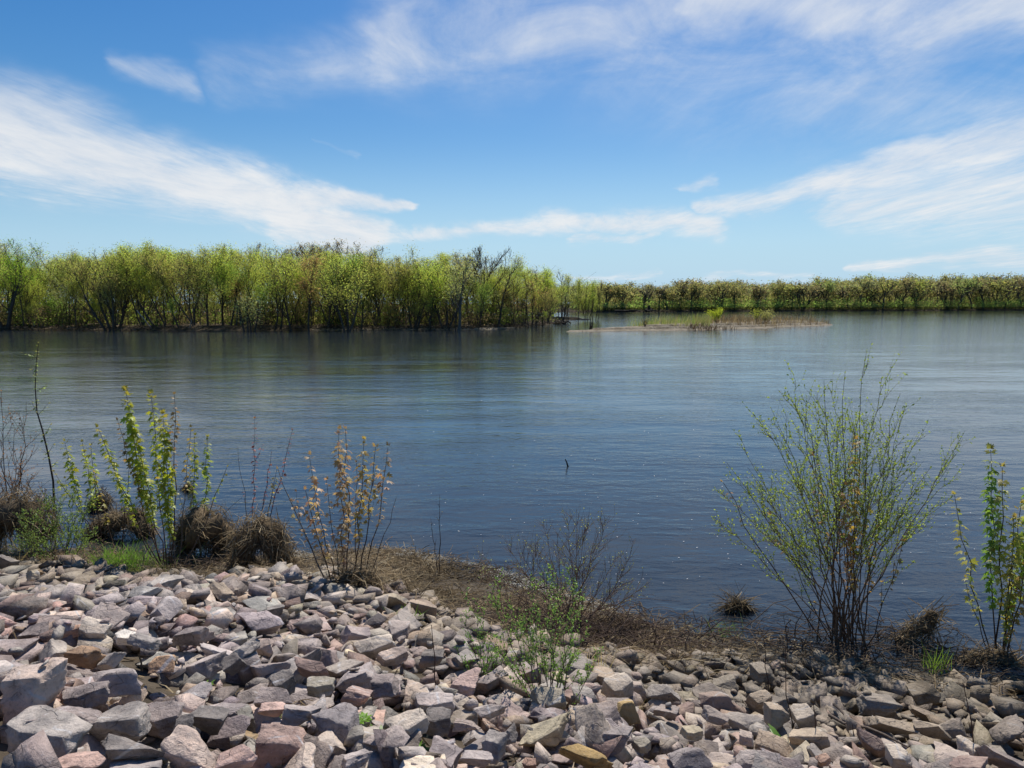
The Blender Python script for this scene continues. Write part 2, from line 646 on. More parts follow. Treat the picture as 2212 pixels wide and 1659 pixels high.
# --- near shore -----------------------------------------------------
SHORE = [(-30, 9.4), (-14, 8.9)] + [tuple(W(*p)[:2]) for p in
         ((0, 1192), (200, 1190), (330, 1200), (480, 1212), (650, 1196), (800, 1190), (900, 1200), (1030, 1228), (1130, 1252), (1250, 1300),
          (1400, 1350), (1500, 1372), (1700, 1402), (1900, 1440), (2050, 1450), (2212, 1456))] + [(9, 5.3), (16, 4.6), (30, 4.0)]
SHORE_POLY = SHORE + [(30, -30), (-30, -30)]
SLOPE = 0.325


def shore_d(x, y):
    x, y = np.asarray(x, float), np.asarray(y, float)
    d = poly_dist(x, y, SHORE)
    return np.where(inside(x, y, SHORE_POLY), d, -d)


def ground_z(x, y):
    d = shore_d(x, y)
    z = np.where(d < 0.9, d * 0.13, 0.117 + (d - 0.9) * SLOPE)
    z = np.where(d < 0, d * 0.35, z)
    z = z - 0.05 * np.clip((d - 0.8) / 0.8, 0, 1)          # bed of the stone layer
    top = 1.62
    z = top - np.log1p(np.exp(np.clip((top - z) * 9, -50, 50))) / 9
    return z + 0.02 * fbm(np.asarray(x, float), np.asarray(y, float), 3, 2.2) - 0.0


sheet('river_bank', np.arange(-16, 16.01, 0.12), np.arange(-8, 13.01, 0.12), ground_z, M_SOIL, keep=-1.0)
# land behind the viewer and to the sides, joined under the bank sheet
mb = MB()
for x0, x1, y0, y1, z in ((-400, 400, -400, -7.9, 1.55), (-400, -15.9, -8, 7.5, 1.2), (15.9, 400, -8, 3.4, 1.2)):
    mb.add([(x0, y0, z), (x1, y0, z), (x1, y1, z), (x0, y1, z)], [(0, 1, 2, 3)], (0.3, 0.3, 0.3))
tag(mb.build('ground', M_SOIL), kind='structure')

# --- water ----------------------------------------------------------
mb = MB()
mb.add([(-3000, -20, 0), (3000, -20, 0), (3000, 5000, 0), (-3000, 5000, 0)], [(0, 1, 2, 3)], (0.02, 0.02, 0.02))
tag(mb.build('river_water', M_WATER), kind='structure')

# --- wooded left bank -------------------------------------------------
LB = [(-260, 70), (-120, 78)] + [tuple(W(*p)[:2]) for p in
      ((-300, 714), (0, 711), (150, 712), (300, 713), (480, 716), (620, 713), (800, 712), (960, 712), (1060, 711), (1130, 706), (1190, 700), (1222, 698.5))]
LB += [(6.2, 116), (9.0, 132), (14, 137), (15.5, 140), (8, 146), (3, 160), (0, 200), (-40, 260), (-260, 300)]
SPIT = [tuple(W(*p)[:2]) for p in ((1185, 694), (1235, 690.2), (1265, 689.5), (1262, 688), (1200, 687))]


def left_z(x, y):
    d = np.where(inside(x, y, LB), 1, -1) * poly_dist(x, y, LB)
    d = d + 0.5 * fbm(x, y, 11, 0.5)
    z = np.clip(d / 0.9, -1, 1) * 0.16 + np.clip((d - 1.3) / 1.0, 0, 1) * 0.35 + np.clip((d - 3) / 20, 0, 1) * 0.5
    return z + np.where(d > 0, 0.05 * fbm(x, y, 5, 1.8), 0)


sheet('left_bank', np.arange(-150, 20.1, 0.5), np.arange(76, 165, 0.5), left_z, M_BANK, keep=-0.12)
sheet('sand_beach', np.arange(-55, 8, 0.4), np.arange(79, 98, 0.25),
      lambda x, y: -0.05 + 0.21 * np.clip(1.25 - np.abs((np.where(inside(x, y, LB), 1, -1) * poly_dist(x, y, LB) - 0.55) / 1.1), -0.5, 1)
      - 0.34 * np.clip(fbm(x, y, 21, 0.25) - 0.15, 0, 1) - 0.3 * (x < -22) * np.clip((-22 - x) / 10, 0, 1), M_SAND, keep=0.0)
mbs = MB()
cen = np.mean(SPIT, axis=0)
ring = np.array(SPIT)
mbs.add(np.r_[np.c_[ring, np.full(len(ring), -0.02)], np.c_[cen + (ring - cen) * 0.7, np.full(len(ring), 0.14)], [[cen[0], cen[1], 0.18]]],
        [(i, (i + 1) % 5, 5 + (i + 1) % 5, 5 + i) for i in range(5)], (0.4, 0.3, 0.2))
mbs.add(np.r_[np.c_[cen + (ring - cen) * 0.7, np.full(len(ring), 0.14)], [[cen[0], cen[1], 0.18]]], [(i, (i + 1) % 5, 5) for i in range(5)], (0.4, 0.3, 0.2))
tag(mbs.build('sand_spit', M_SAND), kind='structure')

# --- far right bank ---------------------------------------------------
RB = [(-40, 330), (10, 262)] + [tuple(W(*p)[:2]) for p in ((1290, 674.0), (1400, 673.8), (1500, 673.2), (1600, 672.6), (1800, 671.8), (2000, 671), (2212, 670.4), (2500, 670))]
RB += [(420, 350), (900, 380), (900, 1400), (-300, 1400)]


def right_z(x, y):
    d = np.where(inside(x, y, RB), 1, -1) * poly_dist(x, y, RB) + 1.2 * fbm(x, y, 9, 0.12)
    return np.clip(d / 2.5, -1, 1) * 0.7 + np.clip((d - 3) / 30, 0, 1) * 0.8


sheet('far_bank', np.arange(-60, 420.1, 2.5), np.arange(235, 420, 2.5), right_z, M_FARBANK, keep=-0.5)
sheet('far_plain', np.arange(-900, 1500.1, 100), np.arange(415, 1500, 50), lambda x, y: 1.3 + 0 * x, M_FARBANK)

# --- sand bar ----------------------------------------------------------
NEAR = [(1221, 716.2), (1260, 716.4), (1300, 715.6), (1380, 714.6), (1470, 713.6), (1520, 712.6), (1560, 711.2), (1600, 710.2), (1655, 709.4), (1662, 708.2), (1720, 704.8), (1800, 702.8)]
BACK = [(1800, 700.4), (1700, 696.5), (1620, 695), (1540, 697), (1480, 701), (1400, 706), (1340, 710.5), (1290, 713.2), (1240, 715.2)]
BAR = [tuple(W(*p)[:2]) for p in NEAR + BACK]


def bar_d(x, y):
    return np.where(inside(x, y, BAR), 1, -1) * poly_dist(x, y, BAR) + 0.22 * fbm(x, y, 31, 0.9)


def bar_z(x, y):
    d = bar_d(x, y)
    z = np.clip(d / 0.8, -1, 1) * 0.13 + np.clip((d - 1.1) / 0.15, 0, 1) * 0.22 + np.clip((d - 3.2) / 0.15, 0, 1) * 0.22
    return z + np.where(d > 0, 0.025 * fbm(x, y, 33, 2.0), 0)


sheet('sand_bar', np.arange(5, 52, 0.25), np.arange(76, 122, 0.14), bar_z, M_SAND, keep=-0.08)

# ================================================================== RIPRAP STONES
GRES = 0.02
GX0, GY0, GX1, GY1 = -8.2, 0.6, 8.2, 9.2
gx, gy = np.arange(GX0, GX1, GRES), np.arange(GY0, GY1, GRES)
GXX, GYY = np.meshgrid(gx, gy)
coarse_x, coarse_y = np.arange(GX0, GX1 + 0.1, 0.1), np.arange(GY0, GY1 + 0.1, 0.1)
CX, CY = np.meshgrid(coarse_x, coarse_y)


def up(Zc):
    fx, fy = (GXX - GX0) / 0.1, (GYY - GY0) / 0.1
    ix, iy = fx.astype(int), fy.astype(int)
    fx, fy = fx - ix, fy - iy
    return (Zc[iy, ix] * (1 - fx) * (1 - fy) + Zc[iy, ix + 1] * fx * (1 - fy) + Zc[iy + 1, ix] * (1 - fx) * fy + Zc[iy + 1, ix + 1] * fx * fy)


G0 = up(ground_z(CX, CY))
H = (G0 - 0.02).astype(np.float64)
ID = np.full(H.shape, -1, dtype=np.int32)
# upper edge of the stones (towards the water)
REDGE = [tuple(W(px, py, 0.22)[:2]) for px, py in ((-700, 1205), (-200, 1205), (0, 1216), (200, 1232), (420, 1262), (560, 1262), (680, 1285), (850, 1312), (950, 1345),
         (1010, 1400), (1130, 1436), (1300, 1440), (1420, 1436), (1520, 1418), (1650, 1412), (1800, 1424), (1900, 1448), (2030, 1454), (2212, 1474), (2700, 1500))]
rex, rey = np.array([p[0] for p in REDGE]), np.array([p[1] for p in REDGE])


def in_rocks(x, y):
    return y < np.interp(x, rex, rey)


def planes_of(r, dims, cuts):
    n = np.array([[1, 0, 0], [-1, 0, 0], [0, 1, 0], [0, -1, 0], [0, 0, 1], [0, 0, -1]], float)
    n = unit(n + r.normal(size=n.shape) * 0.22)
    d = 0.5 * r.uniform(0.85, 1.0, 6)
    u = unit(r.normal(size=(cuts, 3)))
    du = 0.5 * np.abs(u).sum(1) * r.uniform(0.66, 0.9, cuts)
    return np.r_[n, u], np.r_[d, du]


def hull_points(n, d):
    k = len(n)
    I = np.array([(a, b, c) for a in range(k) for b in range(a + 1, k) for c in range(b + 1, k)])
    A = n[I]
    det = np.linalg.det(A)
    ok = np.abs(det) > 1e-3
    P = np.linalg.solve(A[ok], d[I[ok]][..., None])[..., 0]
    return P[(P @ n.T <= d + 1e-6).all(1)]


def shape_lib(count, seed):
    out = []
    r = np.random.default_rng(seed)
    while len(out) < count:
        n, d = planes_of(r, None, int(r.integers(3, 8)))
        sh = np.eye(3)
        sh[0, 1], sh[0, 2], sh[1, 2], sh[2, 0] = r.normal(size=4) * (0.32, 0.4, 0.36, 0.2)
        n = n @ np.linalg.inv(sh)
        ln = np.linalg.norm(n, axis=1)
        n, d = n / ln[:, None], d / ln
        P = hull_points(n, d)
        if len(P) < 6:
            continue
        ext = P.max(0) - P.min(0)
        mid = (P.max(0) + P.min(0)) / 2
        P = (P - mid) / ext
        d = d - n @ mid
        n = n * ext
        ln = np.linalg.norm(n, axis=1)
        n, d = n / ln[:, None], d / ln
        if len(P) < 6:
            continue
        bm = bmesh.new()
        for p in P:
            bm.verts.new(p)
        bmesh.ops.remove_doubles(bm, verts=bm.verts, dist=0.03)
        g = bmesh.ops.convex_hull(bm, input=bm.verts)
        bmesh.ops.delete(bm, geom=[e for e in g['geom_interior'] if isinstance(e, bmesh.types.BMVert)], context='VERTS')
        lo = bm.copy()
        bmesh.ops.triangulate(lo, faces=lo.faces)
        lv = np.array([v.co[:] for v in lo.verts])
        lo.verts.index_update()
        lf = np.array([[v.index for v in f.verts] for f in lo.faces])
        lo.free()
        # finer copy: softened edges, broken surface
        bmesh.ops.dissolve_limit(bm, angle_limit=R(8), verts=bm.verts, edges=bm.edges)
        try:
            bmesh.ops.bevel(bm, geom=list(bm.edges), offset=0.008, segments=1, affect='EDGES', profile=0.5)
        except Exception:
            pass
        bmesh.ops.triangulate(bm, faces=bm.faces)
        for _ in range(3):
            es = [e for e in bm.edges if e.calc_length() > 0.15]
            if not es:
                break
            bmesh.ops.subdivide_edges(bm, edges=es, cuts=1)
            bmesh.ops.triangulate(bm, faces=bm.faces)
        bm.verts.index_update()
        hv = np.array([v.co[:] for v in bm.verts])
        off = r.uniform(-50, 50, 3)
        sc = np.array([2.6, 2.6, 6.0])
        for i in range(len(hv)):
            p = hv[i]
            q = Vector(p * sc + off)
            k = mnoise.fractal(q, 0.8, 2.0, 3) * 0.085 + (mnoise.cell(Vector(p * np.array([3.1, 2.7, 7]) + off)) - 0.5) * 0.045
            hv[i] = p * (1 + k)
        hf = np.array([[v.index for v in f.verts] for f in bm.faces])
        bm.free()
        out.append((n, d, lv, lf, hv, hf))
    return out


LIB = shape_lib(70, 5)


def rot_mat(yaw, ax, ay):
    return np.array(Matrix.Rotation(yaw, 3, 'Z') @ Matrix.Rotation(ax, 3, 'X') @ Matrix.Rotation(ay, 3, 'Y'))


def footprint(shape, dims, rot, x, y):
    n, d = LIB[shape][0], LIB[shape][1]
    n2 = n / dims
    L = np.linalg.norm(n2, axis=1)
    nn, dd = (n2 / L[:, None]) @ rot.T, d / L
    r = 0.5 * np.linalg.norm(dims) * 1.05
    i0, i1 = max(0, int((x - r - GX0) / GRES)), min(len(gx), int((x + r - GX0) / GRES) + 2)
    j0, j1 = max(0, int((y - r - GY0) / GRES)), min(len(gy), int((y + r - GY0) / GRES) + 2)
    if i1 - i0 < 3 or j1 - j0 < 3:
        return None
    XX, YY = gx[i0:i1][None, :] - x, gy[j0:j1][:, None] - y
    lo, hi = np.full((j1 - j0, i1 - i0), -9.0), np.full((j1 - j0, i1 - i0), 9.0)
    ok = np.ones_like(lo, bool)
    for (a, b, c), e in zip(nn, dd):
        if c > 1e-3:
            hi = np.minimum(hi, (e - a * XX - b * YY) / c)
        elif c < -1e-3:
            lo = np.maximum(lo, (e - a * XX - b * YY) / c)
        else:
            ok &= (a * XX + b * YY) <= e
    ok &= hi > lo
    return (j0, j1, i0, i1, lo, hi, ok) if ok.sum() > 3 else None


ROCKS = []      # dicts


def try_place(shape, dims, rot, x, y, q, hero_pen=0.0):
    fp = footprint(shape, dims, rot, x, y)
    if fp is None:
        return None
    j0, j1, i0, i1, lo, hi, ok = fp
    h = np.quantile((H[j0:j1, i0:i1] - lo)[ok], q)
    over = 0.0
    if hero_pen:
        over = (HERO[j0:j1, i0:i1][ok]).mean()
    rel = h + hi[ok].max() - G0[j0:j1, i0:i1][ok].mean()
    return h, rel + hero_pen * over, fp


def commit(shape, dims, rot, x, y, h, fp, col, **kw):
    j0, j1, i0, i1, lo, hi, ok = fp
    k = len(ROCKS)
    top = h + hi
    cur = H[j0:j1, i0:i1]
    w = ok & (top > cur)
    cur[w] = top[w]
    ID[j0:j1, i0:i1][w] = k
    ROCKS.append(dict(shape=shape, dims=dims, rot=rot, p=np.array([x, y, h]), col=np.array(col), **kw))
    return k


HERO = np.zeros(H.shape, np.float32)
PAL = {
    'lav': (0.345, 0.315, 0.315), 'grey': (0.325, 0.305, 0.295), 'mauve': (0.275, 0.24, 0.237), 'slate': (0.19, 0.178, 0.175), 'pink': (0.44, 0.325, 0.295),
    'palepink': (0.45, 0.38, 0.345), 'buff': (0.40, 0.335, 0.265), 'pale': (0.49, 0.445, 0.395), 'white': (0.56, 0.54, 0.51), 'rust': (0.31, 0.215, 0.145),
    'ochre': (0.33, 0.24, 0.11), 'redbrown': (0.30, 0.225, 0.205), 'yellow': (0.48, 0.43, 0.32), 'mud': (0.17, 0.14, 0.1), 'green': (0.29, 0.275, 0.235), 'salmon': (0.45, 0.305, 0.24)}


for k_ in PAL:
    PAL[k_] = tuple(np.array(PAL[k_]) * np.array((1.035, 0.985, 0.915)))


def pick_col(r, x, y, z):
    near = np.clip((z - 0.45) / 0.6, 0, 1)
    keys = ['lav', 'grey', 'mauve', 'slate', 'pink', 'palepink', 'buff', 'pale', 'rust', 'redbrown', 'yellow']
    wa = np.array([.28, .18, .20, .07, .03, .10, .04, .04, .005, .05, .005])
    wb = np.array([.10, .18, .08, .06, .02, .10, .28, .10, .01, .05, .02])
    w = wa * near + wb * (1 - near)
    k = keys[r.choice(len(keys), p=w / w.sum())]
    c = np.array(PAL[k])
    return c * r.uniform(0.8, 1.2) * (1 + r.normal(size=3) * 0.03)


def rand_rot(r, tilt):
    return rot_mat(r.uniform(0, 6.283), r.normal() * tilt, r.normal() * tilt)


# gravelly hollows without big stones (display pixels -> ground)
BARE = [(*W(785, 1600, 1.5)[:2], 0.17), (*W(880, 1630, 1.5)[:2], 0.16), (*W(450, 1488, 1.2)[:2], 0.10), (*W(20, 1640, 1.5)[:2], 0.12), (*W(235, 1640, 1.5)[:2], 0.10)]


def bare(x, y):
    return any((x - a) ** 2 + ((y - b) * 1.2) ** 2 < c * c for a, b, c in BARE)


rr = np.random.default_rng(21)
XR = lambda y: 1.5 + 0.78 * y


def rand_xy(r):
    while True:
        y = GY0 + 0.15 + (GY1 - GY0 - 0.2) * r.random()
        x = r.uniform(-XR(y), XR(y))
        if abs(x) < GX1 - 0.2 and in_rocks(x, y - abs(r.normal()) * 0.16) and not bare(x, y):
            return x, y


# bedding layer
for _ in range(2500):
    s = rr.uniform(0.12, 0.26)
    dims = s * np.array([1.0, rr.uniform(0.6, 0.95), rr.uniform(0.35, 0.65)])
    x, y = rand_xy(rr)
    rot = rand_rot(rr, 0.25)
    sh = int(rr.integers(len(LIB)))
    t = try_place(sh, dims, rot, x, y, 0.45)
    if t:
        commit(sh, dims, rot, x, y, t[0], t[2], pick_col(rr, x, y, t[0]), layer=0)

# the large stones one can point at: centre and size in the 2212-wide picture, colour, flatness, words
HEROES = [
    (104, 1590, 208, 100, 'grey', 'big light-speckled grey boulder filling the lower left corner'),
    (75, 1500, 108, 128, 'palepink', 'tall pinkish buff slab with peeling face near the left edge'),
    (272, 1567, 120, 88, 'grey', 'grey block crossed by a white quartz band in the left foreground'),
    (147, 1552, 122, 60, 'mauve', 'mauve grey slab wedged behind the big speckled boulder'),
    (255, 1472, 110, 56, 'lav', 'broad pale lavender block with layered top, left of centre foreground'),
    (187, 1502, 92, 50, 'mauve', 'dull mauve stone between the pinkish slab and the lavender block'),
    (181, 1420, 76, 56, 'rust', 'rust orange angular stone standing among grey ones at left'),
    (357, 1550, 80, 66, 'mauve', 'mauve cube-like stone right of the quartz-banded block'),
    (455, 1553, 84, 76, 'slate', 'dark slate pyramid-shaped stone in the left foreground'),
    (392, 1573, 48, 76, 'slate', 'thin dark wedge standing on end beside the slate pyramid'),
    (420, 1618, 114, 82, 'palepink', 'large pale mauve block with rough top at the bottom edge'),
    (588, 1532, 62, 42, 'pink', 'clean pink stone with flat top beside a green weed'),
    (615, 1616, 124, 92, 'redbrown', 'large reddish brown stone with ridged top at the bottom edge'),
    (292, 1615, 142, 52, 'slate', 'long flat dark stone lying below the quartz-banded block'),
    (511, 1640, 84, 46, 'pink', 'pinkish buff block cut by the bottom edge next to the reddish brown stone'),
    (160, 1648, 104, 34, 'pink', 'low pinkish stone under the big speckled boulder'),
    (415, 1376, 84, 52, 'mauve', 'tilted dark mauve slab in the middle of the left slope'),
    (505, 1436, 58, 50, 'slate', 'almost black cube with pale upper edge on the left slope'),
    (270, 1378, 42, 32, 'white', 'small bluish white block among grey stones on the left slope'),
    (147, 1366, 54, 26, 'salmon', 'flat salmon pink stone on the left slope'),
    (356, 1432, 66, 42, 'rust', 'ochre brown leaning slab on the left slope'),
    (312, 1390, 66, 34, 'grey', 'grey stone with fine layers beside the bluish white block'),
    (673, 1443, 88, 60, 'redbrown', 'brown pink slab with pale stripe leaning near the slope centre'),
    (572, 1398, 58, 34, 'palepink', 'pale pink stone lying right of the dark mauve slab'),
    (693, 1482, 68, 44, 'green', 'grey green stone with white patches below the striped slab'),
    (611, 1475, 50, 56, 'slate', 'upright slate stone left of the grey green one'),
    (590, 1510, 82, 48, 'mauve', 'dark mauve stone just above the clean pink stone'),
    (648, 1548, 86, 50, 'lav', 'lavender stone with white broken corner right of the clean pink stone'),
    (80, 1370, 62, 52, 'mauve', 'dark mauve wedge pointing up near the left edge'),
    (203, 1362, 60, 46, 'pale', 'pale stone leaning beside the flat salmon pink one'),
    (15, 1216, 42, 44, 'grey', 'grey boulder at the left edge below the green bush'),
    (233, 1303, 92, 34, 'slate', 'long dark grey slab high on the left slope'),
    (478, 1282, 78, 30, 'buff', 'long flat buff slab near the upper edge of the stones'),
    (595, 1318, 44, 34, 'slate', 'small dark stone alone near the upper edge of the stones'),
    (382, 1306, 66, 32, 'buff', 'buff stone right of the long dark grey slab'),
    (241, 1426, 50, 48, 'grey', 'plain grey stone right of the rust orange one'),
    (70, 1242, 26, 22, 'yellow', 'small yellowish stone under the green bush at left'),
    (128, 1300, 80, 30, 'lav', 'flat lavender slab high on the left slope'),
    (280, 1270, 70, 26, 'buff', 'flat buff slab left of the maple clump foot'),
    (810, 1396, 92, 44, 'pale', 'bright pale buff slab in the centre of the slope'),
    (850, 1417, 68, 36, 'palepink', 'pinkish slab tucked under the bright pale buff one'),
    (940, 1520, 92, 52, 'lav', 'broad lavender grey stone left of the green shrub foot'),
    (880, 1566, 94, 58, 'pale', 'pale split block above the gravelly hollow'),
    (947, 1557, 60, 62, 'slate', 'dark pointed wedge right of the pale split block'),
    (833, 1488, 60, 72, 'mauve', 'tall mauve stone beside a brown one in the centre foreground'),
    (773, 1505, 74, 44, 'redbrown', 'brown grey stone left of the tall mauve one'),
    (1103, 1418, 38, 50, 'yellow', 'pitted yellowish white stone seen through the green shrub'),
    (1312, 1549, 72, 62, 'mauve', 'square mauve block right of the green shrub foot'),
    (1358, 1536, 48, 54, 'ochre', 'ochre yellow stone behind the square mauve block'),
    (1262, 1636, 122, 58, 'ochre', 'mustard brown mossy boulder at the bottom edge'),
    (1030, 1638, 76, 46, 'lav', 'grey mauve block at the bottom edge left of the mustard boulder'),
    (1337, 1484, 60, 60, 'pale', 'upright pale buff stone with a sprig growing beside it'),
    (1433, 1500, 84, 44, 'grey', 'wide grey stone right of the upright pale buff one'),
    (1440, 1537, 64, 40, 'mauve', 'dark mauve stone below the wide grey one'),
    (1330, 1600, 92, 60, 'lav', 'large lavender stone with flat face right of the mustard boulder'),
    (1007, 1570, 60, 30, 'palepink', 'flat pale pink stone below the dark pointed wedge'),
    (1070, 1614, 58, 64, 'grey', 'upright grey stone with white vein in the bottom centre'),
    (1388, 1609, 34, 30, 'green', 'small greenish grey stone beside the large lavender one'),
    (1187, 1512, 74, 56, 'green', 'grey green stone directly behind the green shrub foot'),
    (1055, 1535, 80, 42, 'lav', 'pale mauve stone left of the green shrub foot speckled with leaf shade'),
    (1100, 1586, 38, 60, 'slate', 'dark narrow stone standing below the green shrub'),
    (1143, 1650, 34, 24, 'salmon', 'small orange stone at the bottom edge below the shrub'),
    (770, 1642, 68, 40, 'lav', 'lavender block at the bottom edge under the gravelly hollow'),
    (935, 1422, 70, 40, 'slate', 'dark grey stone left of the pitted yellowish one'),
    (2178, 1573, 88, 56, 'mauve', 'big dark purple slab at the right edge'),
    (1678, 1551, 56, 64, 'buff', 'upright two-toned buff block behind the weed stalks'),
    (1643, 1453, 64, 42, 'pale', 'pale beige stone just below the waterside litter at right'),
    (1897, 1522, 78, 44, 'grey', 'brown grey stone below the large willow shrub'),
    (1883, 1602, 58, 58, 'redbrown', 'upright brownish block in the right foreground'),
    (2012, 1577, 96, 60, 'buff', 'wide buff grey block in the right foreground'),
    (1922, 1566, 100, 56, 'buff', 'broad flat buff slab above the upright brownish block'),
    (1937, 1635, 50, 44, 'pale', 'pale tilted stone beside the lying sticks'),
    (2108, 1622, 74, 48, 'pale', 'pale buff stone in the lower right corner'),
    (1778, 1641, 28, 22, 'salmon', 'small rounded salmon pebble beside the green weed'),
    (1612, 1599, 34, 42, 'palepink', 'narrow pale mauve stone left of the green weed'),
    (1550, 1516, 78, 42, 'redbrown', 'dark brown stone right of the wide grey one'),
    (1547, 1547, 64, 34, 'mauve', 'purple brown stone under the dark brown one'),
    (1643, 1510, 50, 34, 'buff', 'light buff stone left of the two-toned buff block'),
    (1496, 1582, 44, 30, 'yellow', 'pale yellow stone right of the large lavender one'),
    (1992, 1497, 60, 42, 'mud', 'muddy brown stone below the gap between the two right shrubs'),
    (1748, 1598, 80, 46, 'buff', 'buff stone behind the green weed in the right foreground'),
    (1735, 1550, 58, 58, 'pale', 'light buff pointed stone right of the two-toned block'),
    (2165, 1642, 92, 46, 'mauve', 'mauve stone filling the lower right corner'),
    (1630, 1647, 110, 34, 'lav', 'lavender slab at the bottom edge under the green weed'),
    (1490, 1640, 90, 50, 'lav', 'lavender grey stone at the bottom edge right of centre'),
]
for (px, py, w, h, colk, words) in HEROES:
    zc = 0.5
    for _ in range(3):
        p = W(px, py, zc)
        j, i = int(np.clip((p[1] - GY0) / GRES, 0, len(gy) - 1)), int(np.clip((p[0] - GX0) / GRES, 0, len(gx) - 1))
        zc = G0[j, i] + 0.2
    p = W(px, py, zc)
    sl_ = math.dist(p, (0, 0, CAM_H))
    dep = math.asin((CAM_H - p[2]) / sl_)
    ww, hh = w * sl_ / FPX * 0.9, h * sl_ / FPX * 0.9
    b = np.clip(hh * 0.9, 0.42 * ww, 0.85 * ww)
    c = np.clip((hh - 0.75 * b * math.sin(dep)) / math.cos(dep), 0.34 * ww, 0.95 * ww)
    dims = np.array([ww, b, c])
    best = None
    for _ in range(16):
        rot = rot_mat(rr.normal() * 0.28, rr.normal() * 0.16 + 0.12, rr.normal() * 0.14)
        sh = int(rr.integers(len(LIB)))
        t = try_place(sh, dims, rot, p[0], p[1], 0.35)
        if t is None:
            continue
        sc_ = abs(t[0] - p[2]) + 0.12 * max(0.0, 0.75 - t[2][6].sum() * GRES ** 2 / (ww * b))
        if best is None or sc_ < best[4]:
            best = (t[0], sh, rot, t[2], sc_)
    if best is None:
        continue
    hz = np.clip(best[0], p[2] - 0.05, p[2] + 0.05)
    # keep the stone on the line of sight of the photograph at the height where it rests
    q = W(px, py, hz)
    t = footprint(best[1], dims, best[2], q[0], q[1])
    if t is None:
        continue
    k = commit(best[1], dims, best[2], q[0], q[1], hz, t, np.array(PAL[colk]) * rr.uniform(0.95, 1.1), layer=9, words=words)
    j0, j1, i0, i1, lo, hi, ok = t
    HERO[j0:j1, i0:i1][ok] = 1.0
    f_ = max(0, j0 - 6)
    v_ = HERO[f_:f_ + (j1 - j0), i0:i1]
    v_[ok] = np.maximum(v_[ok], 0.55)

# chips that settle in the gaps
def chips(count, smin, smax, tilt):
  for n_try in range(count):
      s = rr.uniform(smin, smax)
      dims = s * np.array([1.0, rr.uniform(0.5, 0.95), rr.uniform(0.25, 0.6)])
      best = None
      for _ in range(3):
          y = GY0 + 0.15 + 4.6 * rr.random() ** 1.3
          x = rr.uniform(-XR(y), XR(y))
          if abs(x) > GX1 - 0.2 or not in_rocks(x, y):
              continue
          rot = rand_rot(rr, tilt)
          sh = int(rr.integers(len(LIB)))
          t = try_place(sh, dims, rot, x, y, 0.7, 1.0)
          if t and (best is None or t[1] < best[1]):
              best = (t[0], t[1], sh, rot, x, y, t[2])
      if best:
          h, _, sh, rot, x, y, fp = best
          commit(sh, dims, rot, x, y, h, fp, pick_col(rr, x, y, h), layer=2)


chips(1500, 0.05, 0.12, 0.3)
# main layer
for n_try in range(4300):
    u = rr.random()
    s = float(np.clip(0.126 * math.exp(rr.normal() * 0.46), 0.055, 0.28))
    dims = s * np.array([1.0, rr.uniform(0.55, 0.95), rr.uniform(0.3, 0.7)])
    best = None
    for _ in range(4):
        x, y = rand_xy(rr)
        rot = rand_rot(rr, 0.18 if rr.random() < 0.65 else 0.5)
        sh = int(rr.integers(len(LIB)))
        t = try_place(sh, dims, rot, x, y, 0.62, 1.2)
        if t and (best is None or t[1] < best[1]):
            best = (t[0], t[1], sh, rot, x, y, t[2])
    if best:
        h, _, sh, rot, x, y, fp = best
        if HERO[fp[0]:fp[1], fp[2]:fp[3]][fp[6]].mean() > 0.25:
            continue
        commit(sh, dims, rot, x, y, h, fp, pick_col(rr, x, y, h), layer=1)
chips(1300, 0.03, 0.085, 0.3)
for (a, b, c) in BARE:                                  # gravel in the hollows
    for _ in range(int(2600 * c * c * 2)):
        s = rr.uniform(0.014, 0.045)
        dims = s * np.array([1.0, rr.uniform(0.6, 0.95), rr.uniform(0.3, 0.6)])
        x, y = a + rr.normal() * c * 0.75, b + rr.normal() * c * 0.7
        sh, rot = int(rr.integers(len(LIB))), rand_rot(rr, 0.4)
        t = try_place(sh, dims, rot, x, y, 0.3, 0.0)
        if t and t[1] < 0.16:
            commit(sh, dims, rot, x, y, t[0], t[2], np.array(PAL[['redbrown', 'pink', 'buff', 'salmon'][rr.integers(4)]]) * rr.uniform(0.6, 1.0), layer=2)

# which stones show largest in the photograph
cnt = np.zeros(len(ROCKS))
jj, ii = np.nonzero(ID >= 0)
d3 = (GXX[jj, ii]) ** 2 + (GYY[jj, ii]) ** 2 + (CAM_H - H[jj, ii]) ** 2
dist = np.sqrt(d3)
vx = np.abs(GXX[jj, ii]) / (GYY[jj, ii] + 1e-6) < 0.74
facing = (CAM_H - H[jj, ii]) / dist
np.add.at(cnt, ID[jj, ii], np.where(vx & (GYY[jj, ii] > 2.15), facing / d3 + 0.25 / d3, 0))
order = np.argsort(-cnt)
hero_n = sum(1 for r_ in ROCKS if 'words' in r_)
single = [k for k in order if 'words' not in ROCKS[k]][:300 - hero_n]
single_set = set(int(k) for k in single)
bank = tag(bpy.data.objects.new('riprap_bank', None), kind='structure')
link(bank)


def rock_verts(r_, fine):
    v, f = (LIB[r_['shape']][4], LIB[r_['shape']][5]) if fine else (LIB[r_['shape']][2], LIB[r_['shape']][3])
    loc = v * r_['dims']
    return loc @ r_['rot'].T + r_['p'], f, loc


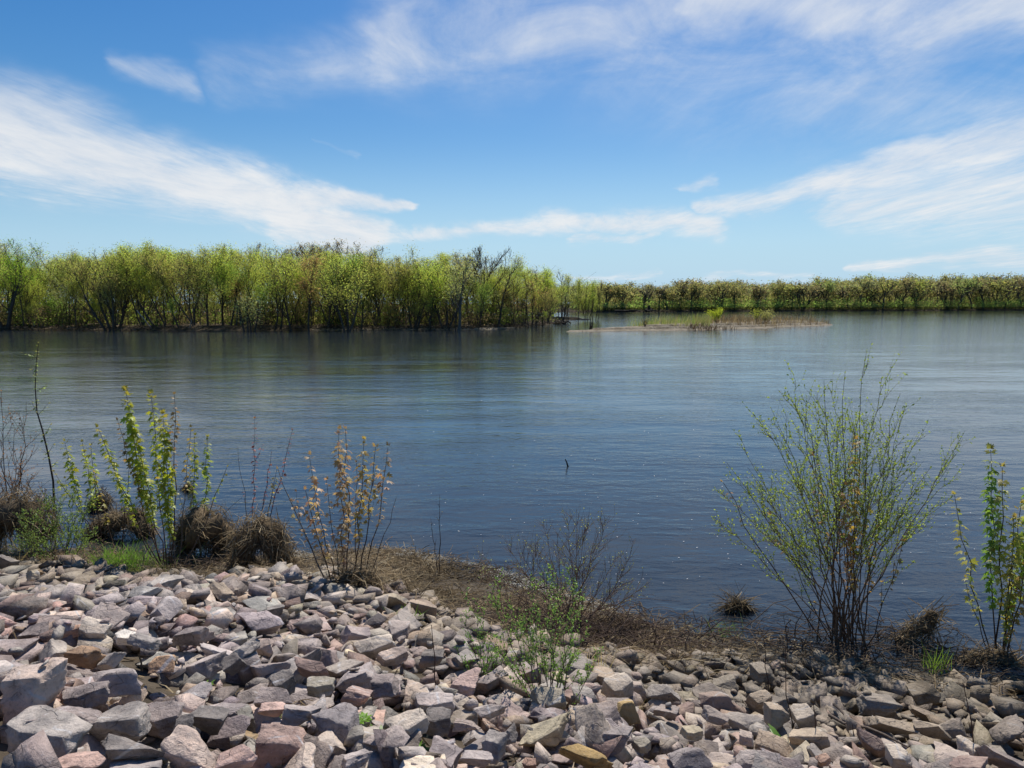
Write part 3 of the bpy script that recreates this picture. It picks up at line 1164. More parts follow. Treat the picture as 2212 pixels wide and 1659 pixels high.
pile, pile_lp = MB(), []
lr = np.random.default_rng(99)
for k, r_ in enumerate(ROCKS):
    offs = lr.uniform(-40, 40, 3)
    if 'words' in r_ or k in single_set:
        v, f, loc = rock_verts(r_, True)
        mb = MB()
        mb.add(v, f, r_['col'])
        if 'words' in r_:
            o = mb.build('rock', M_ROCK, None, r_['p'], lp=loc + offs)
            tag(o, r_['words'], 'rock', 'large stones of the riprap slope')
        else:
            o = mb.build('stone', M_ROCK, bank, r_['p'], lp=loc + offs)
    elif cnt[k] > 0 or r_['p'][1] < 2.4 or r_['layer'] > 0:
        v, f, loc = rock_verts(r_, dist is None)
        pile.add(v, f, r_['col'])
        pile_lp.append(loc + offs)
o = pile.build('loose_stones', M_ROCK, bank, lp=np.concatenate(pile_lp))
tag(o, kind='stuff')


def surface_z(x, y):
    j = np.clip(((np.asarray(y) - GY0) / GRES).astype(int), 0, len(gy) - 1)
    i = np.clip(((np.asarray(x) - GX0) / GRES).astype(int), 0, len(gx) - 1)
    return H[j, i]
# ================================================================== FAR TREES
QUAD_V = np.array([(0, -0.5, 0), (0.55, -0.32, 0.05), (1, 0.05, 0), (0.45, 0.5, -0.05)])
QUAD_F = np.array([(0, 1, 2, 3)])


def skeleton(r, H, stems, r0, nch=(9, 6, 4), ang=(38, 42, 45), lenf=(0.5, 0.5, 0.5), start=(0.3, 0.25, 0.2), wig=0.09, upw=0.16, maxlev=3, gap=0.0):
    br = []

    def grow(p, d, L, rad, lev):
        n = (8, 5, 4, 3)[lev]
        pts, dirs = [p], []
        for i in range(n):
            d = unit(d + r.normal(size=3) * wig * (1.0 if lev else 0.7) + np.array([0, 0, upw * (0.5 if lev == 0 else 1.0)]))
            p = p + d * (L / n)
            pts.append(p)
            dirs.append(d)
        pts = np.array(pts)
        t = np.linspace(0, 1, n + 1)
        rads = rad * (1 - t * (0.78 if lev == 0 else 0.7))
        br.append((pts, rads, lev))
        if lev >= maxlev:
            return
        k = int(nch[lev])
        for j in range(k):
            u = start[lev] + (1 - start[lev]) * ((j + r.random()) / k) ** 0.85
            u = min(u, 0.985)
            f = u * n
            i = min(int(f), n - 1)
            q = pts[i] + (pts[i + 1] - pts[i]) * (f - i)
            dd = dirs[i]
            side = unit(np.cross(dd, r.normal(size=3)))
            a = R(ang[lev] * r.uniform(0.6, 1.25))
            nd = dd * math.cos(a) + side * math.sin(a)
            grow(q, nd, L * lenf[lev] * (1.15 - 0.62 * u) * r.uniform(0.75, 1.25), (rad * (1 - 0.72 * u)) * r.uniform(0.45, 0.65), lev + 1)

    for (off, d, hf) in stems:
        grow(np.array(off, float), unit(np.array(d, float)), H * hf, r0 * (0.6 + 0.4 * hf), 0)
    top = max(b[0][:, 2].max() for b in br)
    k = H / top
    return [(b[0] * k, b[1], b[2]) for b in br]


def tree_meshes(r, H, stems, r0, leaf_n, leaf_c, leaf_s=0.17, bark=(0.085, 0.068, 0.054), leaf_low=0.1, spread=0.34, minr=0.011, keep_lev=3, **kw):
    br = skeleton(r, H, stems, r0, **kw)
    tk, cr = MB(), MB()
    anchors, adir = [], []
    for pts, rads, lev in br:
        if lev <= keep_lev:
            tube(tk, pts, np.maximum(rads, minr * (1.6 if lev < 2 else 1.0)), (6, 4, 3, 3)[lev], np.array(bark) * r.uniform(0.8, 1.25))
        if lev >= 2 or (lev == 1):
            n = (0, 2, 4, 5)[lev]
            for t in np.linspace(0.35 if lev == 1 else 0.15, 1.0, n):
                f = t * (len(pts) - 1)
                i = min(int(f), len(pts) - 2)
                q = pts[i] + (pts[i + 1] - pts[i]) * (f - i)
                if q[2] > H * leaf_low:
                    anchors.append(q)
                    adir.append(pts[i + 1] - pts[i])
    trunk = tk
    if leaf_n and anchors:
        A, D = np.array(anchors), unit(np.array(adir))
        k = r.integers(len(A), size=leaf_n)
        P = A[k] + r.normal(size=(leaf_n, 3)) * spread
        X = unit(D[k] + r.normal(size=(leaf_n, 3)) * 0.75)
        Z = rand_unit(r, leaf_n) * 0.85 + np.array([0, -0.4, 0.5])
        clump = r.uniform(0.8, 1.2, len(A))[k][:, None]
        C = np.array(leaf_c) * clump * r.uniform(0.85, 1.15, (leaf_n, 1)) * (1 + r.normal(size=(leaf_n, 3)) * 0.08)
        S = leaf_s * r.uniform(0.6, 1.35, leaf_n)
        scatter(cr, QUAD_V - np.array([0.5, 0, 0]), QUAD_F, P, X, Z, np.c_[S * 1.35, S * 0.8, S], np.clip(C, 0.01, 1))
    return trunk, cr


LIME, YG, OLIVE, GREEN, COPPER, TAN, PALE, BARE_C = (0.20, 0.24, 0.055), (0.19, 0.212, 0.06), (0.178, 0.172, 0.07), (0.14, 0.205, 0.055), (0.19, 0.135, 0.07), (0.175, 0.15, 0.085), (0.19, 0.205, 0.105), (0.16, 0.132, 0.095)
UP = (0, 0, 1)
FORMS = {
    # stems: offset, direction, share of the height
    'round': dict(stems=[((0, 0, -0.3), UP, 0.62)], nch=(11, 7, 4), ang=(40, 40, 42), start=(0.16, 0.2, 0.2), lenf=(0.62, 0.5, 0.5)),
    'vee': dict(stems=[((-0.1, 0, -0.3), (-0.36, 0.1, 1), 0.62), ((0.1, 0, -0.3), (0.34, -0.1, 1), 0.6), ((0, 0.1, -0.3), (0.03, 0.2, 1), 0.66)], nch=(8, 6, 4), ang=(34, 38, 42), start=(0.2, 0.2, 0.2), lenf=(0.5, 0.5, 0.5)),
    'tall': dict(stems=[((0, 0, -0.3), (0.04, 0, 1), 0.8)], nch=(11, 6, 4), ang=(36, 40, 42), start=(0.2, 0.25, 0.2), lenf=(0.36, 0.5, 0.5)),
    'lean': dict(stems=[((0, 0, -0.3), (-0.62, 0.05, 1), 0.75), ((0.3, 0.2, -0.3), (-0.42, 0.1, 1), 0.75), ((0.6, 0, -0.3), (0.10, -0.1, 1), 0.6)], nch=(9, 6, 4), ang=(26, 30, 36), start=(0.2, 0.2, 0.2), lenf=(0.46, 0.5, 0.5), upw=0.1),
    'lean1': dict(stems=[((0, 0, -0.3), (-0.5, 0.05, 1), 0.75)], nch=(10, 6, 4), ang=(28, 34, 38), start=(0.4, 0.2, 0.2), lenf=(0.5, 0.5, 0.5), upw=0.12),
    'spread': dict(stems=[((0, 0, -0.3), (-0.05, 0, 1), 0.6)], nch=(10, 7, 6), ang=(44, 36, 38), start=(0.42, 0.2, 0.2), lenf=(0.85, 0.52, 0.45), wig=0.13, upw=0.14),
    'thin': dict(stems=[((0, 0, -0.3), (0.06, 0, 1), 0.85), ((0.35, 0.1, -0.3), (0.13, 0, 1), 0.75)], nch=(8, 4, 3), ang=(34, 38, 42), start=(0.4, 0.25, 0.2), lenf=(0.28, 0.5, 0.5)),
    'multi': dict(stems=[((0.2 * i, 0.1 * (i % 2), -0.3), (0.16 * (i - 1.5), 0.05, 1), 0.8 - 0.06 * abs(i - 1)) for i in range(4)], nch=(7, 5, 3), ang=(32, 36, 42), start=(0.2, 0.2, 0.2), lenf=(0.32, 0.5, 0.5)),
}


def make_tree(name, label, seed, form, H, loc, r0, leaf_n, leaf_c, yaw=0.0, group=None, mirror=1, **kw):
    r = np.random.default_rng(seed)
    f = dict(FORMS[form])
    st = [((o[0] * mirror, o[1], o[2]), (d[0] * mirror, d[1], d[2]), h) for o, d, h in f.pop('stems')]
    f.update(kw)
    t, c = tree_meshes(r, H, st, r0, leaf_n, leaf_c, **f)
    e = empty(name, loc, label, 'tree', group)
    for nm, m, mat in (('trunk', t, M_BARK), ('crown', c, M_FARLEAF)):
        me = m.mesh(nm, mat)
        if me:
            o = bpy.data.objects.new(nm, me)
            link(o, e)
    return e


def copy_tree(src, loc, yaw, sc, label, group):
    c = src.copy()
    scene.collection.objects.link(c)
    c.location, c.rotation_euler, c.scale = tuple(float(v) for v in loc), (0, 0, yaw), sc
    c['label'], c['group'] = label, group
    for ch in src.children:
        d = ch.copy()
        scene.collection.objects.link(d)
        d.parent = c
    return c


def height_to(px, py_top, loc):
    d = pix_dir(px, py_top)
    return CAM_H + d[2] * loc[1] / d[1] - loc[2]


# front row of the left bank, from the left edge to the point: foot x, foot y, top y, form, colour, leaves, words, extra
FRONT = [
    (22, 711.5, 512, 'vee', (0.11, 0.175, 0.022), 2600, 'tall three-stemmed tree standing in the water at the far left edge', dict(mirror=1, r0=0.3)),
    (78, 708, 596, 'round', LIME, 1700, 'low bright lime tree right of the three-stemmed tree at the far left', {}),
    (122, 708, 640, 'multi', GREEN, 1300, 'low green thicket tree between the far left lime tree and the leaning clump', {}),
    (150, 706, 536, 'round', PALE, 1500, 'pale grey green crown rising in the dip of the far left skyline', dict(leaf_low=0.4)),
    (240, 712, 538, 'lean', OLIVE, 2600, 'broad olive yellow clump with several trunks leaning left over the bank', dict(r0=0.24)),
    (262, 711, 528, 'vee', YG, 2200, 'yellow green tree with near upright trunk right beside the leaning clump', dict(r0=0.22)),
    (343, 711, 524, 'lean1', YG, 2200, 'dark trunk leaning far left below a pointed yellow green crown', dict(r0=0.24)),
    (366, 711, 526, 'lean1', LIME, 1900, 'slim twin trunk leaning left just right of the far-leaning dark trunk', dict(r0=0.16)),
    (396, 712, 533, 'lean1', YG, 1900, 'single slender trunk leaning left in front of dark brush', dict(r0=0.15)),
    (428, 712, 528, 'lean1', OLIVE, 1900, 'leaning trunk left of the standing white stub on the bank', dict(r0=0.16)),
    (455, 712, 535, 'round', YG, 2000, 'straight stemmed yellow green tree just above the driftwood pile at left', dict(r0=0.17)),
    (505, 712, 600, 'thin', COPPER, 700, 'small copper leaved tree low among green ones left of the bank middle', {}),
    (534, 713.5, 640, 'multi', PALE, 700, 'small pale green tree at the water edge right of the driftwood pile', dict(leaf_s=0.1)),
    (487, 711, 530, 'round', LIME, 2000, 'full lime crown behind the small copper tree', dict(r0=0.2)),
    (578, 712, 540, 'lean1', YG, 1900, 'trunk leaning left with a forked limb to the right left of the bank middle', dict(r0=0.14)),
    (600, 712, 560, 'thin', OLIVE, 900, 'thin olive tree with a very slender trunk left of the bank middle', {}),
    (634, 712.5, 538, 'round', LIME, 2100, 'straight dark trunk under a bright lime crown left of the copper brown tree', dict(r0=0.18, leaf_low=0.42)),
    (671, 713, 556, 'tall', COPPER, 1500, 'copper brown tree with a straight trunk near the water in the bank middle', dict(r0=0.17, leaf_low=0.34)),
    (712, 711, 548, 'round', LIME, 2000, 'lime tree directly right of the copper brown one', dict(r0=0.18)),
    (753, 714, 558, 'vee', YG, 2000, 'tree with a dark foot in the water and steep V limbs at the bank middle', dict(r0=0.2)),
    (783, 711, 542, 'round', YG, 1900, 'yellow green tree behind the one with steep V limbs', dict(r0=0.18)),
    (825, 710, 552, 'round', OLIVE, 1700, 'olive tree with a twiggy open crown right of the bank middle', dict(r0=0.19)),
    (860, 710, 552, 'spread', OLIVE, 1500, 'dark twigged spreading tree between the olive one and the bright leaning one', dict(r0=0.16)),
    (897, 711, 560, 'vee', LIME, 2300, 'bright lime tree with a thick limb slanting right above the pale sand', dict(r0=0.2)),
    (899, 709, 534, 'tall', PALE, 800, 'thin pale twiggy top poking above the bright lime crowns', dict(r0=0.14, leaf_low=0.5)),
    (932, 711, 566, 'round', LIME, 2100, 'bright lime tree right of the one with the slanting limb', dict(r0=0.17)),
    (964, 711, 588, 'vee', YG, 900, 'dark forked trunk with a Y shape above the sand beach', dict(r0=0.2, leaf_low=0.5)),
    (985, 711, 556, 'tall', OLIVE, 700, 'thin straight trunk between the dark Y fork and the grey trunk', dict(r0=0.11)),
    (992, 714.5, 544, 'tall', PALE, 900, 'grey trunked tree with a dark foot in the water left of the big bare tree', dict(r0=0.23, leaf_low=0.45, bark=(0.115, 0.105, 0.09))),
    (1038, 708, 533, 'spread', PALE, 420, 'big almost bare tree with a wide fan of dark limbs above the skyline', dict(r0=0.26, minr=0.017, leaf_low=0.5, bark=(0.075, 0.06, 0.048), nch=(12, 8, 7))),
    (1074, 708, 552, 'tall', PALE, 1000, 'tree with a curved trunk right of the big bare tree', dict(r0=0.2, wig=0.16)),
    (1060, 706, 590, 'round', YG, 1500, 'mid green tree filling the gap under the big bare tree', {}),
    (1118, 707, 625, 'lean1', COPPER, 700, 'small copper tree with thin trunk leaning left over the bank near the point', dict(r0=0.1)),
    (1138, 705.5, 600, 'multi', COPPER, 800, 'group of thin dark stems with copper leaves near the point', dict(r0=0.1)),
    (1122, 703, 572, 'round', LIME, 2300, 'glowing lime crown behind the copper stems near the point', dict(r0=0.18)),
    (1172, 701, 588, 'round', LIME, 2200, 'lime tree with fan shaped limbs just left of the point', dict(r0=0.17)),
    (1150, 702, 580, 'thin', TAN, 500, 'bare brownish top standing between the two lime crowns near the point', dict(leaf_low=0.5)),
    (1211, 694, 580, 'thin', PALE, 450, 'tall airy tree with two bending stems at the end of the wood', dict(r0=0.15, leaf_low=0.45, minr=0.016)),
    (1226, 692, 592, 'tall', PALE, 800, 'slim pale tree right of the airy two-stemmed one at the end of the wood', dict(r0=0.14)),
    (1248, 690, 601, 'round', YG, 1500, 'yellow green tree behind the sand spit at the end of the wood', dict(r0=0.14)),
    (1262, 689.5, 605, 'multi', YG, 1000, 'bundle of dark leaning stems right of the sand spit', dict(r0=0.11)),
    (1273, 690, 606, 'thin', LIME, 700, 'slender tree leaning right over the water beyond the sand spit', dict(r0=0.11, mirror=1)),
    (1285, 691.5, 607, 'thin', OLIVE, 450, 'twin slender stems rising straight from the water, last of the wood', dict(r0=0.10, minr=0.016)),
]
SKY_L = [(-500, 515), (0, 518), (60, 548), (110, 566), (150, 540), (300, 528), (400, 522), (500, 532), (600, 531), (700, 531), (780, 532), (850, 542), (920, 552), (1000, 550), (1100, 572), (1170, 590), (1240, 604), (1300, 640)]
slx = np.arange(-500, 1301, 6.0)
sly = np.interp(slx, [p[0] for p in SKY_L], [p[1] for p in SKY_L]) + 6 * np.sin(slx / 31.0) + 5 * np.sin(slx / 14.3 + 1) + 3
PROTO = []
for i, (px, py, top, form, colr, nl, words, ex) in enumerate(FRONT):
    p = W(px, py, 0.1)
    p[1] += 1.0 if py < 713.2 else 0.0
    p[0] = p[1] * (px - 1106) / FPX / math.cos(PITCH) * 1.0
    p = np.array([p[0], p[1], float(left_z(np.array([[p[0]]]), np.array([[p[1]]]))[0, 0]) - 0.05])
    p[2] = max(p[2], -0.05)
    H_ = height_to(px, top, p)
    kw = dict(r0=0.15)
    kw.update(ex)
    kw['r0'] *= 0.72
    kw.setdefault('leaf_s', 0.092 if px < 1180 else 0.115)
    e = make_tree('bank_tree', words, 300 + i, form, H_, p, leaf_n=int(nl * 2.2), leaf_c=colr, group='front row of trees on the left bank', **kw)
    e.scale = (1.0, 1.0, 1.0) if form in ('lean', 'lean1', 'spread') or px > 1190 else (1.3, 1.25, 1.0)
    PROTO.append((e, H_, form))

# the wood behind the front row: copies of a few more trees
BACKP = []
for i, (form, colr, nl, extra) in enumerate([('round', YG, 2000, {}), ('round', LIME, 2200, {}), ('vee', OLIVE, 2000, {}), ('tall', YG, 1700, {}), ('spread', OLIVE, 1700, {}), ('round', PALE, 1800, {}),
                                             ('spread', TAN, 700, {}), ('spread', BARE_C, 500, {}), ('vee', YG, 2000, {}), ('lean1', LIME, 1900, {}), ('round', GREEN, 2000, {})]):
    BACKP.append((form, colr, nl, extra))
br_ = np.random.default_rng(77)
src = {}
SHORT_L = ['three-stemmed tree in the water', 'low bright lime tree at far left', 'low green thicket tree', 'pale crown in the skyline dip', 'broad left-leaning clump', 'upright tree beside the leaning clump', 'far-leaning dark trunk',
           'slim leaning twin trunk', 'single slender leaning trunk', 'leaning trunk by the white stub', 'tree above the driftwood pile', 'small copper leaved tree', 'small pale tree at the water', 'full lime crown behind the copper tree',
           'leaning trunk with forked limb', 'thin olive tree', 'straight trunk with lime crown', 'copper brown tree', 'lime tree beside the copper brown one', 'steep V limbed tree', 'tree behind the steep V limbs', 'olive twiggy tree', 'dark twigged spreading tree',
           'tree with the slanting limb', 'thin pale twiggy top', 'lime tree right of slanting limb', 'dark Y forked trunk', 'thin straight trunk', 'grey trunked tree', 'big bare tree', 'curved trunk', 'green tree under the big bare tree',
           'copper tree leaning near the point', 'copper stems near the point', 'glowing lime crown near the point', 'fan limbed lime tree', 'bare brownish top near the point', 'airy two-stemmed tree', 'slim pale tree at the wood end', 'tree behind the sand spit',
           'bundle of leaning stems', 'slender tree over the water', 'twin stems in the water']
FX_L = np.array([t[0] for t in FRONT])
COL_L = ['yellow green', 'lime', 'olive', 'slender yellow green', 'spreading olive', 'pale green', 'tan', 'bare brown', 'forked yellow green', 'leaning lime', 'fresh green']
ROW_L = {2: 'low tree close behind the', 3: 'tree standing behind the', 10: 'tree deeper behind the', 26: 'crown far back behind the'}


def label_left(px, row, k):
    i = int(np.argmin(np.abs(FX_L - px)))
    if px < -40:
        return COL_L[k] + ' ' + ROW_L[row] + ' far left edge of the wood'
    return COL_L[k] + ' ' + ROW_L[row] + ' ' + SHORT_L[i]


LBL_L = 'budding tree in the thick of the wood behind the front row on the left bank'
GRP_L = 'trees massed behind the front row on the left bank'
spots = []
for depth, cnt_ in (((2, 6), 40), ((3, 8), 44), ((10, 22), 46), ((26, 48), 46)):
    for k in range(cnt_):
        px = -120 + (1200 + 120) * (k + br_.random()) / cnt_
        spots.append((px, br_.uniform(*depth), depth[0]))
for k in range(30):
    spots.append((br_.uniform(1150, 1292), br_.uniform(36, 62), 3 if k % 2 else 10))
for px, dep, row in spots:
    yb = 83 + dep if px < 1060 else 90 + dep * 0.8
    x = yb * (px - 1106) / FPX
    if px > 1080:
        yb = min(yb, 128) if dep < 36 or row == 26 else 83 + dep
        if px > 1200:
            yb = max(yb, 139.0 + (px - 1240) * 0.05)
        x = yb * (px - 1106) / FPX
    loc = np.array([x, yb, 0.75])
    top = np.interp(px, slx, sly) + {2: br_.uniform(60, 115), 3: br_.uniform(8, 45), 10: br_.uniform(2, 26), 26: br_.uniform(-3, 14)}[row]
    brown_ = row == 26 and (560 < px < 780 or 950 < px < 1010)
    H_ = height_to(px, top - (15 if brown_ else 0), loc)
    brown = row == 26 and (560 < px < 780 or 950 < px < 1010)
    k = int(br_.choice([6, 7])) if brown and br_.random() < 0.85 else int(br_.choice([0, 1, 2, 3, 4, 5, 8, 9, 10], p=[.18, .16, .12, .12, .08, .08, .12, .08, .06]))
    if not -330 <= px:
        continue
    lab = label_left(px, row, k)
    if k not in src:
        form, colr, nl, extra = BACKP[k]
        src[k] = make_tree('bank_tree', lab, 900 + k, form, 11.0, loc, 0.12, int(nl * 2.3), colr, group=GRP_L, leaf_s=0.105, leaf_low=0.06, minr=0.014)
        s = H_ / 11.0
        src[k].scale = (s, s, s)
    else:
        s = H_ / 11.0
        copy_tree(src[k], loc, br_.uniform(0, 6.28), (s * br_.uniform(1.1, 1.6), s * br_.uniform(1.1, 1.6), s), lab, GRP_L)

# brush under the trees
r = np.random.default_rng(41)
mb, tw = MB(), MB()
for k in range(1150):
    px = r.uniform(-330, 1195)
    back = r.uniform(0.8, 9.0) if k < 420 else r.uniform(6, 42)
    yb = np.interp(px, [0, 1000, 1130, 1200], [85.5, 85.5, 92, 106]) + back
    c = np.array([yb * (px - 1106) / FPX, yb, 0.45])
    hh, ww = r.uniform(0.8, 2.8), r.uniform(0.7, 1.6)
    if k >= 420:
        hh, ww = r.uniform(2.5, 6.5), r.uniform(1.2, 2.4)
    n = 75 if k < 420 else 50
    P = c + r.normal(size=(n, 3)) * np.array([ww * 0.5, 0.5, 0]) + np.c_[np.zeros(n), np.zeros(n), r.random(n) ** 0.8 * hh]
    colr = np.array([(0.10, 0.13, 0.035), (0.11, 0.105, 0.045), (0.07, 0.085, 0.03), (0.10, 0.15, 0.035), (0.10, 0.08, 0.055)][r.choice(5, p=[.2, .25, .2, .1, .25])])
    S = r.uniform(0.10, 0.26, n) * (1.0 if k < 420 else 1.5)
    scatter(mb, QUAD_V - 0.5 * np.array([1, 0, 0]), QUAD_F, P, rand_unit(r, n), rand_unit(r, n), np.c_[S * 1.3, S * 0.8, S], colr * r.uniform(0.7, 1.3, (n, 1)))
    for _ in range(5):
        b = c + np.array([r.normal() * ww * 0.4, r.normal() * 0.4, -0.3])
        d = np.array([r.normal() * 0.4, r.normal() * 0.3, 1.0]) * hh * r.uniform(0.8, 1.4)
        tube(tw, [b, b + d * 0.5 + r.normal(size=3) * 0.1, b + d], [0.025, 0.02, 0.012], 3, (0.07, 0.055, 0.042))
tag(mb.build('undergrowth', M_FARLEAF), kind='stuff')
tag(tw.build('undergrowth_twigs', M_BARK), kind='stuff')
# dead reed and leaf litter along the foot of the bank
mb = MB()
n = 3600
px = r.uniform(-300, 1225, n)
yb = np.interp(px, [-300, 0, 480, 1000, 1130, 1200, 1225], [82, 83.3, 82.9, 83.9, 91, 104, 112]) + r.random(n) * 2.6
P = np.c_[yb * (px - 1106) / FPX, yb, 0.12 + r.random(n) * 0.38]
X = r.normal(size=(n, 3)) * np.array([1, 0.5, 0.35])
cc = np.array([(0.10, 0.08, 0.05), (0.17, 0.135, 0.09), (0.06, 0.045, 0.03), (0.26, 0.21, 0.15)])[r.choice(4, n, p=[.36, .22, .34, .08])]
S = r.uniform(0.15, 0.6, n)
scatter(mb, QUAD_V, QUAD_F, P, X, rand_unit(r, n), np.c_[S, S * 0.16, S], cc)
tag(mb.build('bank_litter', M_STRAW), kind='stuff')


def driftwood(label, px, py, w, h, n, col, seed, name='driftwood_pile', z=0.15, cat='driftwood', rad=0.06):
    r = np.random.default_rng(seed)
    c = W(px, py, z)
    k = c[1] / FPX
    e = empty(name, c, label, cat)
    for i in range(n):
        a = np.array([r.normal() * w * k * 0.28, r.normal() * 0.5, r.uniform(-0.1, 0.1)])
        d = np.array([r.normal() * 1.0, r.normal() * 0.5, abs(r.normal()) * 0.55 + 0.1])
        d = unit(d) * np.array([w * k * 0.4, 0.6, h * k * r.uniform(0.5, 1.1)])
        m = a + d * 0.5 + r.normal(size=3) * 0.07
        mb = MB()
        R0 = rad * r.uniform(0.5, 1.3)
        tube(mb, np.array([a, m, a + d]) + c, [R0, R0 * 0.85, R0 * 0.4], 6, np.array(col) * r.uniform(0.7, 1.3))
        mb.build('branch', M_BARK, e, c)
    return e


driftwood('pile of bleached driftwood branches at the foot of the left bank', 478, 708, 66, 20, 13, (0.30, 0.27, 0.235), 1)
driftwood('tangle of pale dead branches sloping into the water below the big bare tree', 1056, 705, 50, 30, 12, (0.25, 0.22, 0.19), 2)
driftwood('dark heap of stumps and roots off the wooded point', 1212, 699, 34, 13, 12, (0.045, 0.035, 0.028), 3, rad=0.13, z=0.05)
driftwood('low dark logs lying on the far bank beyond the wooded point', 1345, 672.5, 90, 5, 6, (0.05, 0.04, 0.03), 4, z=0.6, rad=0.3)
driftwood('dark root plate of a fallen tree on the far bank', 1402, 671, 12, 12, 7, (0.04, 0.03, 0.022), 6, name='root_plate', z=0.8, rad=0.55, cat='root plate')


def pole(name, label, cat, pa, pb, rad, col, mat=None, n=5, bow=0.03, seed=0, sides=6):
    r = np.random.default_rng(seed)
    pa, pb = np.array(pa, float), np.array(pb, float)
    t = np.linspace(0, 1, n)[:, None]
    L = np.linalg.norm(pb - pa)
    P = pa + (pb - pa) * t + r.normal(size=(n, 3)) * bow * L * np.sin(t * math.pi)
    mb = MB()
    tube(mb, P, np.linspace(rad, rad * 0.5, n), sides, col)
    o = mb.build(name, mat or M_BARK, None, pa)
    return tag(o, label, cat)


pole('fallen_trunk', 'bare whitish trunk lying slanted down the left bank to the water', 'fallen trunk', WY(296, 671, 85.5), WY(326, 707, 83.6), 0.07, (0.33, 0.30, 0.26), seed=2)
pole('dead_stub', 'short pale dead stub standing on the bank left of the driftwood pile', 'stub', WY(411, 709, 84), WY(413, 690, 84), 0.07, (0.30, 0.26, 0.21), seed=3)

# ------------------------------------------------------------------ far right bank
LIME, YG, OLIVE, GREEN, TAN, PALE, BARE_C = (0.175, 0.19, 0.065), (0.158, 0.162, 0.066), (0.142, 0.137, 0.068), (0.128, 0.155, 0.066), (0.142, 0.128, 0.078), (0.155, 0.158, 0.09), (0.12, 0.11, 0.085)
FARROW = [
    (1305, 612, 'thin', OLIVE, 'thin tree at the left end of the far right bank next to the wooded point'),
    (1342, 614, 'round', OLIVE, 'round olive tree with forked trunk, second along the far right bank'),
    (1389, 617, 'round', BARE_C, 'grey brown bare crown above the dark root plate on the far bank'),
    (1422, 617, 'spread', BARE_C, 'bare tree with upright dead tips right of the root plate on the far bank'),
    (1439, 622, 'round', OLIVE, 'small olive tree just right of the bare tree with dead tips'),
    (1467, 603, 'spread', TAN, 'tan tree under the twig tuft that tops the skyline behind the sand bar'),
    (1490, 610, 'round', OLIVE, 'olive tree right of the skyline twig tuft'),
    (1518, 609, 'lean1', TAN, 'tree with a crooked trunk leaning left behind the sand bar grass'),
    (1551, 607, 'vee', OLIVE, 'broad domed olive tree with several stems behind the yellow sand bar shrub'),
    (1584, 613, 'round', OLIVE, 'olive tree right of the broad domed one on the far bank'),
    (1633, 612, 'round', TAN, 'tan round tree behind the gap between the two sand bar shrubs'),
    (1673, 610, 'round', OLIVE, 'olive tree behind the grey sand bar shrub'),
    (1706, 612, 'round', YG, 'yellow green tree above the brown reeds of the sand bar'),
    (1731, 607, 'vee', TAN, 'tan tree with two dark trunks above the right tip of the sand bar'),
    (1757, 616, 'tall', (0.06, 0.05, 0.03), 'dark narrow tree right of the two dark trunks on the far bank'),
    (1782, 604, 'tall', GREEN, 'pointed greener tree right of the dark narrow one on the far bank'),
    (1832, 618, 'lean1', BARE_C, 'bare brown tree on a slanting trunk on the far bank'),
    (1856, 597, 'spread', PALE, 'pale tall crown standing above its neighbours on the far bank'),
    (1879, 612, 'round', BARE_C, 'dark trunked bare tree rising from the green thicket left of the low-limbed one'),
    (1902, 604, 'round', YG, 'yellow green tree between the dark trunked bare tree and the low-limbed tree'),
    (1947, 600, 'spread', TAN, 'tree with low limbs reaching sideways over the green thicket'),
    (1971, 600, 'round', LIME, 'brightest yellow green crown of the far right bank'),
    (2018, 603, 'spread', BARE_C, 'large dark bare tree right of the brightest crown'),
    (2041, 606, 'vee', TAN, 'thin forked tree beside the large dark bare tree'),
    (2064, 598, 'round', GREEN, 'full green tree in the gap between the two large bare trees'),
    (2094, 606, 'spread', BARE_C, 'round dark bare tree standing free in front of green brush at the right'),
    (2118, 598, 'round', TAN, 'brownish tree right of the round dark bare one'),
    (2145, 604, 'round', YG, 'yellow tinged tree with a clear trunk near the right edge'),
    (2164, 602, 'tall', BARE_C, 'leaning bare tree near the right edge of the far bank'),
    (2202, 592, 'spread', TAN, 'tall brown green tree at the right edge of the far bank'),
]
SKY_R = [(1200, 618), (1290, 617), (1380, 615), (1430, 621), (1480, 606), (1550, 608), (1620, 613), (1690, 611), (1730, 608), (1790, 607), (1850, 602), (1950, 602), (2010, 602), (2100, 598), (2160, 599), (2212, 594), (2700, 590)]
srx = np.arange(1200, 2701, 4.0)
sry = np.interp(srx, [p[0] for p in SKY_R], [p[1] for p in SKY_R]) + 3.5 * np.sin(srx / 15.0) + 3 * np.sin(srx / 7.3 + 1) - 2.5
FARKW = dict(leaf_s=0.40, spread=0.6, minr=0.045, keep_lev=2, leaf_low=0.05, lenf=(0.75, 0.55, 0.5))
fr = np.random.default_rng(5)


def far_dist(px):
    return float(np.interp(px, [1200, 1290, 1400, 1600, 2212, 2700], [252, 256, 258, 276, 315, 322]))


